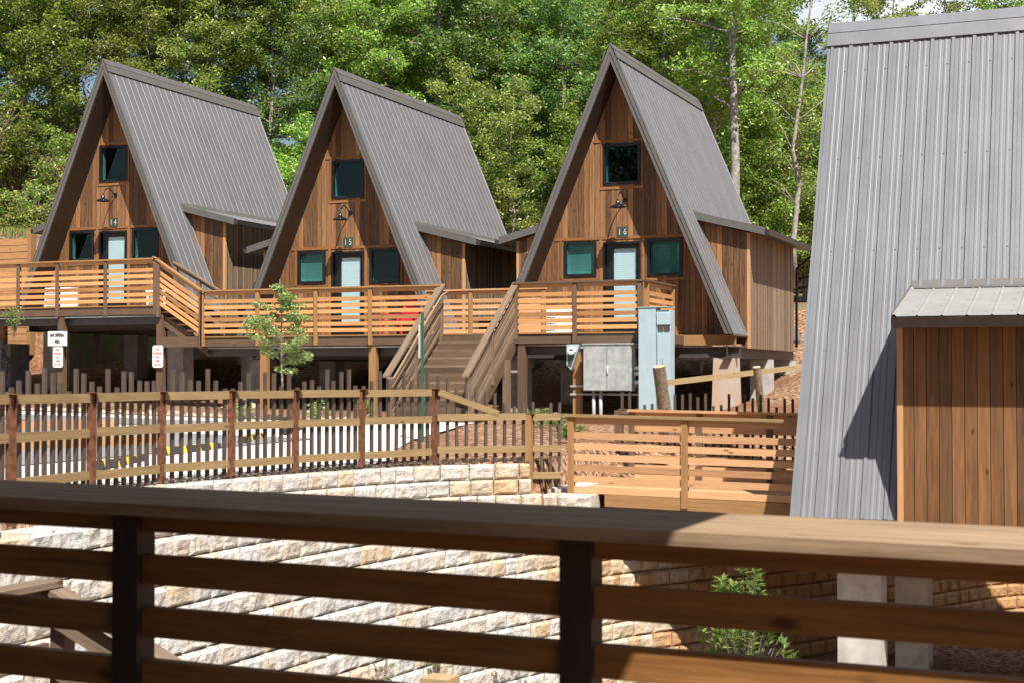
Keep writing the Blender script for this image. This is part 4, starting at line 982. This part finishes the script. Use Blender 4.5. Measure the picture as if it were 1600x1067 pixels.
def tree_proto(H, rad, low, m, nl, seed, per=58, size=.085, trunk_r=.14, bark='stem', name='broadleaf_tree', spread=.42, lean=0.):
    r = np.random.default_rng(seed); t = thing(name, 'x', 'tree'); tb = MB(); cent = []
    P = [Vector((lean * (i / 9) ** 1.5 + .10 * math.sin(i * 1.3 + seed), .10 * math.cos(i * 1.7 + seed), H * .96 * i / 9)) for i in range(10)]
    P[0].z = -.6; tb.tube(P, [trunk_r * (1.12 - .95 * i / 9) for i in range(10)], 8)
    for k in range(nl):
        f = low + (1 - low) * (k + .5) / nl; i = min(8, int(f * 9)); o = P[i].lerp(P[i + 1], f * 9 - i)
        an = k * 2.4 + r.uniform(-.5, .5); prof = math.sin(math.pi * min(1, max(.08, (f - low) / (1 - low) * .80 + .16))) ** .7
        ln = rad * prof * r.uniform(.65, 1.15); rise = ln * r.uniform(.15, .55); d = Vector((math.cos(an), math.sin(an), 0))
        Q = [o, o + d * ln * .35 + Vector((0, 0, rise * .5)), o + d * ln * .7 + Vector((r.uniform(-.2, .2), r.uniform(-.2, .2), rise * .9)), o + d * ln + Vector((0, 0, rise))]
        br_ = trunk_r * .33 * (1.1 - .6 * f); tb.tube(Q, [br_, br_ * .7, br_ * .45, br_ * .15], 5, caps=False)
        ns = max(4, int(ln * 6.5))
        for s_ in range(ns):
            u = .25 + .75 * (s_ + r.random()) / ns; j = min(2, int(u * 3)); q = Q[j].lerp(Q[j + 1], u * 3 - j)
            sd = Vector((-d.y, d.x, 0)) * r.uniform(-1, 1) * ln * .42 * (1.15 - u * .5) + Vector((0, 0, r.uniform(-.25, .5)))
            e_ = q + sd; tb.tube([q, q.lerp(e_, .5) + Vector((0, 0, .06)), e_], [br_ * .3, br_ * .2, br_ * .08], 4, caps=False); cent.append(tuple(e_))
            if r.random() < .55: cent.append(tuple(q + Vector((r.uniform(-.3, .3), r.uniform(-.3, .3), r.uniform(0, .35)))))
    tb.build('trunk', bark, t)
    me = leaves_mesh('crown', cent, per, spread, size, m, r); o = bpy.data.objects.new('crown', me); C.objects.link(o); o.parent = t
    return t
protos = {}
protos['A'] = tree_proto(14, 2.9, .16, 'leafA', 40, 1, per=40, spread=.36, size=.080)
protos['B'] = tree_proto(15, 2.7, .14, 'leafB', 44, 2, per=42, spread=.38, size=.076)
protos['C'] = tree_proto(13, 2.6, .16, 'leafC', 36, 3, per=34, spread=.34, size=.072, bark='stem_pale', trunk_r=.10)
protos['D'] = tree_proto(17, 3.2, .22, 'leafA', 42, 4, per=42, spread=.40, size=.085, trunk_r=.17)
protos['S'] = tree_proto(6.5, 1.9, .06, 'leafA', 26, 5, per=44, spread=.32, size=.070, trunk_r=.05)
protos['T'] = tree_proto(8.5, 1.8, .10, 'leafC', 28, 6, per=34, spread=.30, size=.066, trunk_r=.05, bark='stem_pale')
protos['P'] = tree_proto(17, 2.6, .42, 'leafA', 30, 7, per=30, spread=.36, size=.085, trunk_r=.19, bark='stem_pale')
protos['Q'] = tree_proto(17, 2.6, .30, 'leafC', 26, 8, per=22, spread=.36, size=.085, trunk_r=.12, bark='stem_pale')
used = set()
LAB = {'A': 'broad mid-green leafy tree in the woods behind the cabins', 'B': 'dark green dense tree in the shade of the woods behind the cabins', 'C': 'yellowish green loose-leaved tree in the woods behind the cabins', 'D': 'tall full-crowned tree at the back of the woods above the roofs', 'S': 'low green bushy sapling at the foot of the woods behind the roofs', 'T': 'low pale yellow-green sapling at the foot of the woods behind the roofs', 'P': 'tall tree with a straight pale trunk rising behind cabin 16', 'Q': 'thin open-crowned tree at the right end of the woods'}
KIND = {'A': 'mid-green leafy tree', 'B': 'dark green dense tree', 'C': 'yellowish loose-leaved tree', 'D': 'tall full-crowned tree', 'S': 'low bushy green sapling', 'T': 'slim pale sapling', 'P': 'pale-trunked tree', 'Q': 'thin open-crowned tree'}
SPOT = ((-40, 'beyond the left edge'), (60, 'at the far left edge'), (150, 'left of the peak of cabin 14'), (240, 'above the front roof of cabin 14'), (330, 'above the rear ridge of cabin 14'), (430, 'between the peaks of cabins 14 and 15'), (520, 'left of the peak of cabin 15'), (610, 'above the front roof of cabin 15'), (720, 'above the rear ridge of cabin 15'), (800, 'right of the roof of cabin 15'), (880, 'left of the roof of cabin 16'), (960, 'at the peak of cabin 16'), (1060, 'above the ridge of cabin 16'), (1190, 'beside the thick pale trunk'), (1300, 'left of the grey cabin'), (1430, 'above the left ridge of the grey cabin'), (9999, 'above the right ridge of the grey cabin'))
def plant(k, px, Y, sc=1., label=None, z=None, rz=None, hsc=None):
    a, b = at(px, Y)
    if k in used: t = copy_tree(protos[k])
    else: t = protos[k]; used.add(k)
    t.location = (a, b, hbase(a, b) if z is None else z); t.rotation_euler = (0, 0, random.uniform(0, 6.28) if rz is None else rz); t.scale = (sc, sc, sc * (hsc or 1))
    row = 'front row' if Y < 55 else 'second row' if Y < 60.2 else 'third row' if Y < 69 else 'back row'
    t['label'] = label or '%s %s, %s' % (KIND[k], next(n for x, n in SPOT if px < x), row)
    t['group'] = 'trees of the wood behind the cabins'
    return t
random.seed(3)
# saplings along the edge
for i, px in enumerate(range(-120, 1330, 84)):
    Y = 52.5 - 4.5 * max(0, (px - 500) / 800) + random.uniform(-1.0, 1.6); 
    if 1040 < px < 1190: continue
    if px > 1200: Y += 3
    plant('ST'[(i * 7 // 3) % 2] if px > 100 else 'S', px + random.uniform(-20, 20), Y, random.uniform(.8, 1.15))
for i, px in enumerate(range(-110, 1180, 88)):
    plant('ABCAB'[i % 5], px + random.uniform(-22, 22), 56.5 + random.uniform(-2, 2.5), random.uniform(.85, 1.1))
for i, px in enumerate(range(-150, 1130, 92)):
    plant('DBADB'[i % 5], px + random.uniform(-22, 22), 63.5 + random.uniform(-2, 2.5), random.uniform(.95, 1.2))
for i, px in enumerate(range(-160, 1080, 130)):
    plant('BD'[i % 2], px + random.uniform(-22, 22), 72 + random.uniform(-2, 2.5), random.uniform(1.05, 1.3))
plant('P', 1147, 46.5, .95, 'tall tree with a thick pale trunk just right of the ridge of cabin 16')
plant('P', 1114, 49, .8, 'slimmer pale-trunked tree immediately left of the thickest pale trunk')
for px, Y, k, s_ in ((1200, 60, 'A', .9), (1205, 66, 'B', 1.0), (1335, 62, 'Q', 1.0), (1225, 55, 'S', 1.3), (1400, 64, 'Q', .92), (1480, 66, 'Q', 1.0), (1560, 64, 'A', .98), (1640, 64, 'Q', 1.0), (1180, 52, 'S', 1.1), (1300, 74, 'B', .45), (1258, 70, 'B', .42)):
    plant(k, px, Y, s_)
# trees behind the photographer (seen in window reflections, and they keep that side of the sky dark)
for i, (x, y) in enumerate(((-34, -16), (-26, -20), (-18, -22), (-9, -24), (0, -26), (9, -27), (18, -26), (27, -22))):
    t = copy_tree(protos['AD'[i % 2]]); t.location = (x, y, -2.0); t.scale = (1.6, 1.6, 1.75); t['label'] = 'leafy tree standing behind the photographer'; t['group'] = 'trees behind the photographer'
# thin sinuous pale tree on the right
wt = thing('slender_tree', 'slender tree with a wavy pale trunk in the gap beside the grey cabin', 'tree'); a, b = at(1241, 48.5); wt.location = (a, b, 2.2)
f = MB(); pp = []
for i, (px, y) in enumerate(((1243, 440), (1240, 380), (1246, 320), (1250, 280), (1240, 235), (1246, 190), (1256, 120), (1262, 60), (1270, 0), (1274, -60))):
    aa, bb = at(px, 48.5); pp.append(Vector((aa - a, bb - b, (586 - y) / FPX * 48.5 - 2.2)))
f.tube(pp, [.10, .095, .085, .08, .07, .06, .05, .04, .03, .02], 8); r = np.random.default_rng(9); cent = []
for i in range(26):
    j = r.integers(2, 9); q = pp[j]; e_ = q + Vector((r.uniform(-1.6, 1.6), r.uniform(-1.2, 1.2), r.uniform(.2, 1.4))); f.tube([q, q.lerp(e_, .5) + Vector((0, 0, .15)), e_], [.025, .018, .006], 5); 
    for u in (.6, .8, 1.): cent.append(tuple(q.lerp(e_, u)))
f.build('trunk', 'stem_pale', wt); me = leaves_mesh('crown', cent, 26, .34, .07, 'leafA', r); o = bpy.data.objects.new('crown', me); C.objects.link(o); o.parent = wt
# orange-red vines
def bush(name, label, cat, loc, rad, h, m, n, per, size, seed, stem_m='twig', aspect=.5, sprd=.16, stems=9, group=None):
    r = np.random.default_rng(seed); t = thing(name, label, cat, loc, 0, group); f = MB(); cent = []
    for k in range(stems):
        an = r.uniform(0, 6.28); e_ = Vector((math.cos(an) * rad * r.uniform(.2, .9), math.sin(an) * rad * r.uniform(.2, .9), h * r.uniform(.55, 1.)))
        f.tube([(0, 0, 0), tuple(e_ * .5 + Vector((0, 0, h * .12))), tuple(e_)], [.012 + h * .006, .008 + h * .003, .003], 5, caps=False)
    for k in range(n):
        u = r.normal(0, 1, 3); u /= np.linalg.norm(u); q = r.random() ** .4
        cent.append((u[0] * rad * q, u[1] * rad * q, h * .55 + u[2] * h * .45 * q))
    f.build('stems', stem_m, t); me = leaves_mesh('leaves', cent, per, sprd, size, m, r, aspect=aspect); o = bpy.data.objects.new('leaves', me); C.objects.link(o); o.parent = t; return t
for px, Y, z, rd, lab in ((1215, 60, 4.6, 1.1, 'orange-red creeper beside the wavy pale trunk'), (1268, 61, 4.4, 1.0, 'orange-red creeper against the grey cabin edge'), (1192, 57, 4.9, .8, 'orange-red creeper peeping above the gutter of cabin 16')):
    a, b = at(px, Y); bush('creeper', lab, 'creeper', (a, b, z), rd, 1.5, 'leafR', 60, 30, .10, px, sprd=.3)
# tangled vines and shrubs on the bank left of cabin 14
for i, (px, Y, z, rd, h, m) in enumerate(((8, 48.2, 4.4, 1.3, 1.9, 'leafC'), (52, 48.3, 4.4, 1.2, 2.1, 'leafV'), (85, 49.5, 4.4, 1.4, 2.4, 'leafV'), (20, 51.5, 6.2, 1.8, 2.8, 'leafV'), (80, 51.5, 6.2, 1.8, 2.8, 'leafA'), (120, 50, 5.6, 1.5, 2.2, 'leafV'), (-30, 50, 7, 2, 2.8, 'leafC'))):
    a, b = at(px, Y); bush('vine_thicket', ('tangle of vines at the left edge of the bank, lowest clump', 'tangle of vines directly above the timber wall', 'tangle of vines touching the left roof of cabin 14', 'high tangle of vines near the left edge of the bank', 'leafy green shrub high on the bank left of cabin 14', 'high tangle of vines just left of the roof of cabin 14', 'yellowish shrub beyond the left edge of the bank')[i], 'shrub', (a, b, z - .4), rd, h, m, 110, 38, .075, 40 + i, sprd=.28, stems=60, group='shrubs on the bank left of cabin 14')
# grass tufts above the timber wall
def grass(label, loc, n, h, seed, rad, m='leafC'):
    r = np.random.default_rng(seed); f = MB()
    for k in range(n):
        x, y = r.normal(0, rad, 2); an = r.uniform(0, 6.28); l = h * r.uniform(.6, 1.1); d = Vector((math.cos(an), math.sin(an), 0)) * l * r.uniform(.15, .6); p = Vector((x, y, 0)); w = Vector((-d.y, d.x, 0)).normalized() * .012
        a1 = p + d * .4 + Vector((0, 0, l * .65)); a2 = p + d + Vector((0, 0, l * .8)); f.poly([p - w, p + w, a1 + w * .7, a1 - w * .7]); f.poly([a1 - w * .7, a1 + w * .7, a2])
    return tag(f.build('grass_tuft', m, loc=loc), label, 'grass')
for i, (px, Y, z, lab) in enumerate(((10, 46.8, 4.0, 'yellow-green grass clump above the timber wall at the left edge'), (38, 47.0, 4.0, 'yellow-green grass clump between the edge clump and cabin 14'), (-30, 48, 4.0, 'grass clump just beyond the left edge'))):
    a, b = at(px, Y); grass(lab, (a, b, z), 170, .85, 70 + i, .42)
# young tree in front of the middle deck
yt = thing('young_tree', 'young thin tree with round pale green leaves in front of the middle deck railing', 'tree'); a, b = at(440, 31.2); yt.location = (a, b, hbase(a, b)); r = np.random.default_rng(12); f = MB(); cent = []
f.tube([(0, 0, 0), (.02, 0, .8), (-.01, 0, 1.6), (0, 0, 2.2), (-.05, 0, 2.95)], [.028, .024, .02, .012, .004], 7)
for k in range(40):
    z = 1.05 + 1.75 * k / 40; ln = .72 * math.sin(math.pi * (.25 + .68 * (k / 40))) * r.uniform(.6, 1.15); an = r.uniform(0, 6.28); e_ = Vector((math.cos(an) * ln, math.sin(an) * ln, z + ln * r.uniform(-.1, .55)))
    f.tube([(0, 0, z), tuple(Vector((0, 0, z)).lerp(e_, .5) + Vector((0, 0, .03))), tuple(e_)], [.009, .006, .002], 5, caps=False)
    for u in (.45, .7, .88, 1.): cent.append(tuple(Vector((0, 0, z)).lerp(e_, u)))
M['leafY'] = leaf('leaf_young', (.20, .31, .09), (.40, .52, .18), (.62, .72, .34))
f.build('trunk', 'stem', yt); me = leaves_mesh('crown', cent, 26, .13, .038, 'leafY', r, aspect=.8); o = bpy.data.objects.new('crown', me); C.objects.link(o); o.parent = yt
# small lime shrubs behind the fence
for i, (px, Y, h, lab) in enumerate(((497, 30.6, .55, 'small lime-green shrub behind the fence, left one of the pair below the deck'), (570, 30.6, .6, 'small lime-green shrub behind the fence, right one of the pair below the deck'), (378, 30.4, .5, 'small lime-green shrub behind the fence near the young tree'), (845, 30.2, .42, 'small lime-green shrub at the foot of the right stair railing'), (872, 29.0, .35, 'tiny lime-green shrub just left of the footbridge railing'), (893, 25.5, .3, 'tiny lime-green plant at the left end of the footbridge'), (22, 35.2, .8, 'leafy weed against the timber wall below the far left deck'))):
    a, b = at(px, Y); z = hbase(a, b) if i < 6 else .85
    bush('small_shrub', lab, 'shrub', (a, b, z), .24 + .04 * (i % 2), h, 'leafD', 26, 16, .04, 90 + i, aspect=.4, sprd=.09)
# big-leaved shrub by the stone wall, weeds at its foot
a, b = at(1165, 19.8)
bs = thing('rhododendron', 'large glossy-leaved shrub in front of the shaded stone wall', 'shrub', (a, b, -4.42)); r = np.random.default_rng(33); f = MB(); tips = []
for k in range(120):
    an = r.uniform(0, 6.28); rr = r.uniform(.12, .64); e_ = Vector((math.cos(an) * rr, math.sin(an) * rr, r.uniform(.35, 2.04) * (1.05 - rr * .35))); f.tube([tuple(e_ * .3), tuple(e_ * .6 + Vector((0, 0, .08))), tuple(e_)], [.009, .006, .003], 5, caps=False); tips.append(e_)
f.tube([(0, 0, 0), (0, 0, .7)], .03, 6); f.build('stems', 'stem', bs); f = MB()
for e_ in tips:
    for k in range(18):
        an = r.uniform(0, 6.28); el_ = r.uniform(-.1, 1.1); d = Vector((math.cos(an) * math.cos(el_), math.sin(an) * math.cos(el_), math.sin(el_))); s_ = r.uniform(.10, .165); side = d.cross(Vector((0, 0, 1))).normalized() * s_ * .19; nn = side.cross(d).normalized() * s_ * .08
        o_ = e_ + Vector((0, 0, -.06 * (k // 5))); q = [o_, o_ + d * s_ * .5 - side + nn, o_ + d * s_, o_ + d * s_ * .5 + side + nn]; f.poly([tuple(v) for v in q])
f.build('leaves', 'leafD', bs)
for i, (px, Y, z, h, lab) in enumerate(((598, 17.0, -3.75, .75, 'thin green weed growing against the stone wall, left of the wooden post'), (683, 18.0, -3.75, .65, 'thin green weed just above the flat-topped wooden post'), (800, 18.9, -3.75, .45, 'small weed at the wall, left of the second near post'), (828, 19.2, -3.75, .4, 'tiny weed beside the second near railing post'), (1462, 20.5, -4.4, .6, 'small green plant right of the second concrete pier'), (1395, 20.9, -4.4, .5, 'small plant between the two concrete piers'))):
    a, b = at(px, Y); bush('weed', lab, 'weed', (a, b, z), .16, h, 'leafD', 16, 9, .035, 200 + i, aspect=.3, sprd=.08, stems=7)
# scattered bark chips along the wall top (uncountable litter)
random.seed(8); f = MB()
for i in range(2600):
    s_ = random.random() * (len(UP) - 3) + 2; j = int(s_); j = min(j, len(UP) - 2); p = Vector(UP[j]).lerp(Vector(UP[j + 1]), s_ - j); t = (Vector(UP[j + 1]) - Vector(UP[j])).normalized(); n = Vector((-t.y, t.x)); p += n * random.uniform(-.06, .5)
    an = random.uniform(0, 3.14); l = random.uniform(.015, .05); d = Vector((math.cos(an), math.sin(an), random.uniform(-.3, .3))) * l; w = Vector((-d.y, d.x, 0)).normalized() * .008; c_ = Vector((p.x, p.y, -1.225 + random.uniform(0, .03)))
    if p.x > -7.9: continue
    f.poly([c_ - d - w, c_ + d - w, c_ + d + w, c_ - d + w])
struct(tag(f.build('bark_litter', 'bark_log'), 'loose bark chips lying along the top of the stone wall', 'bark chips'), 'stuff')
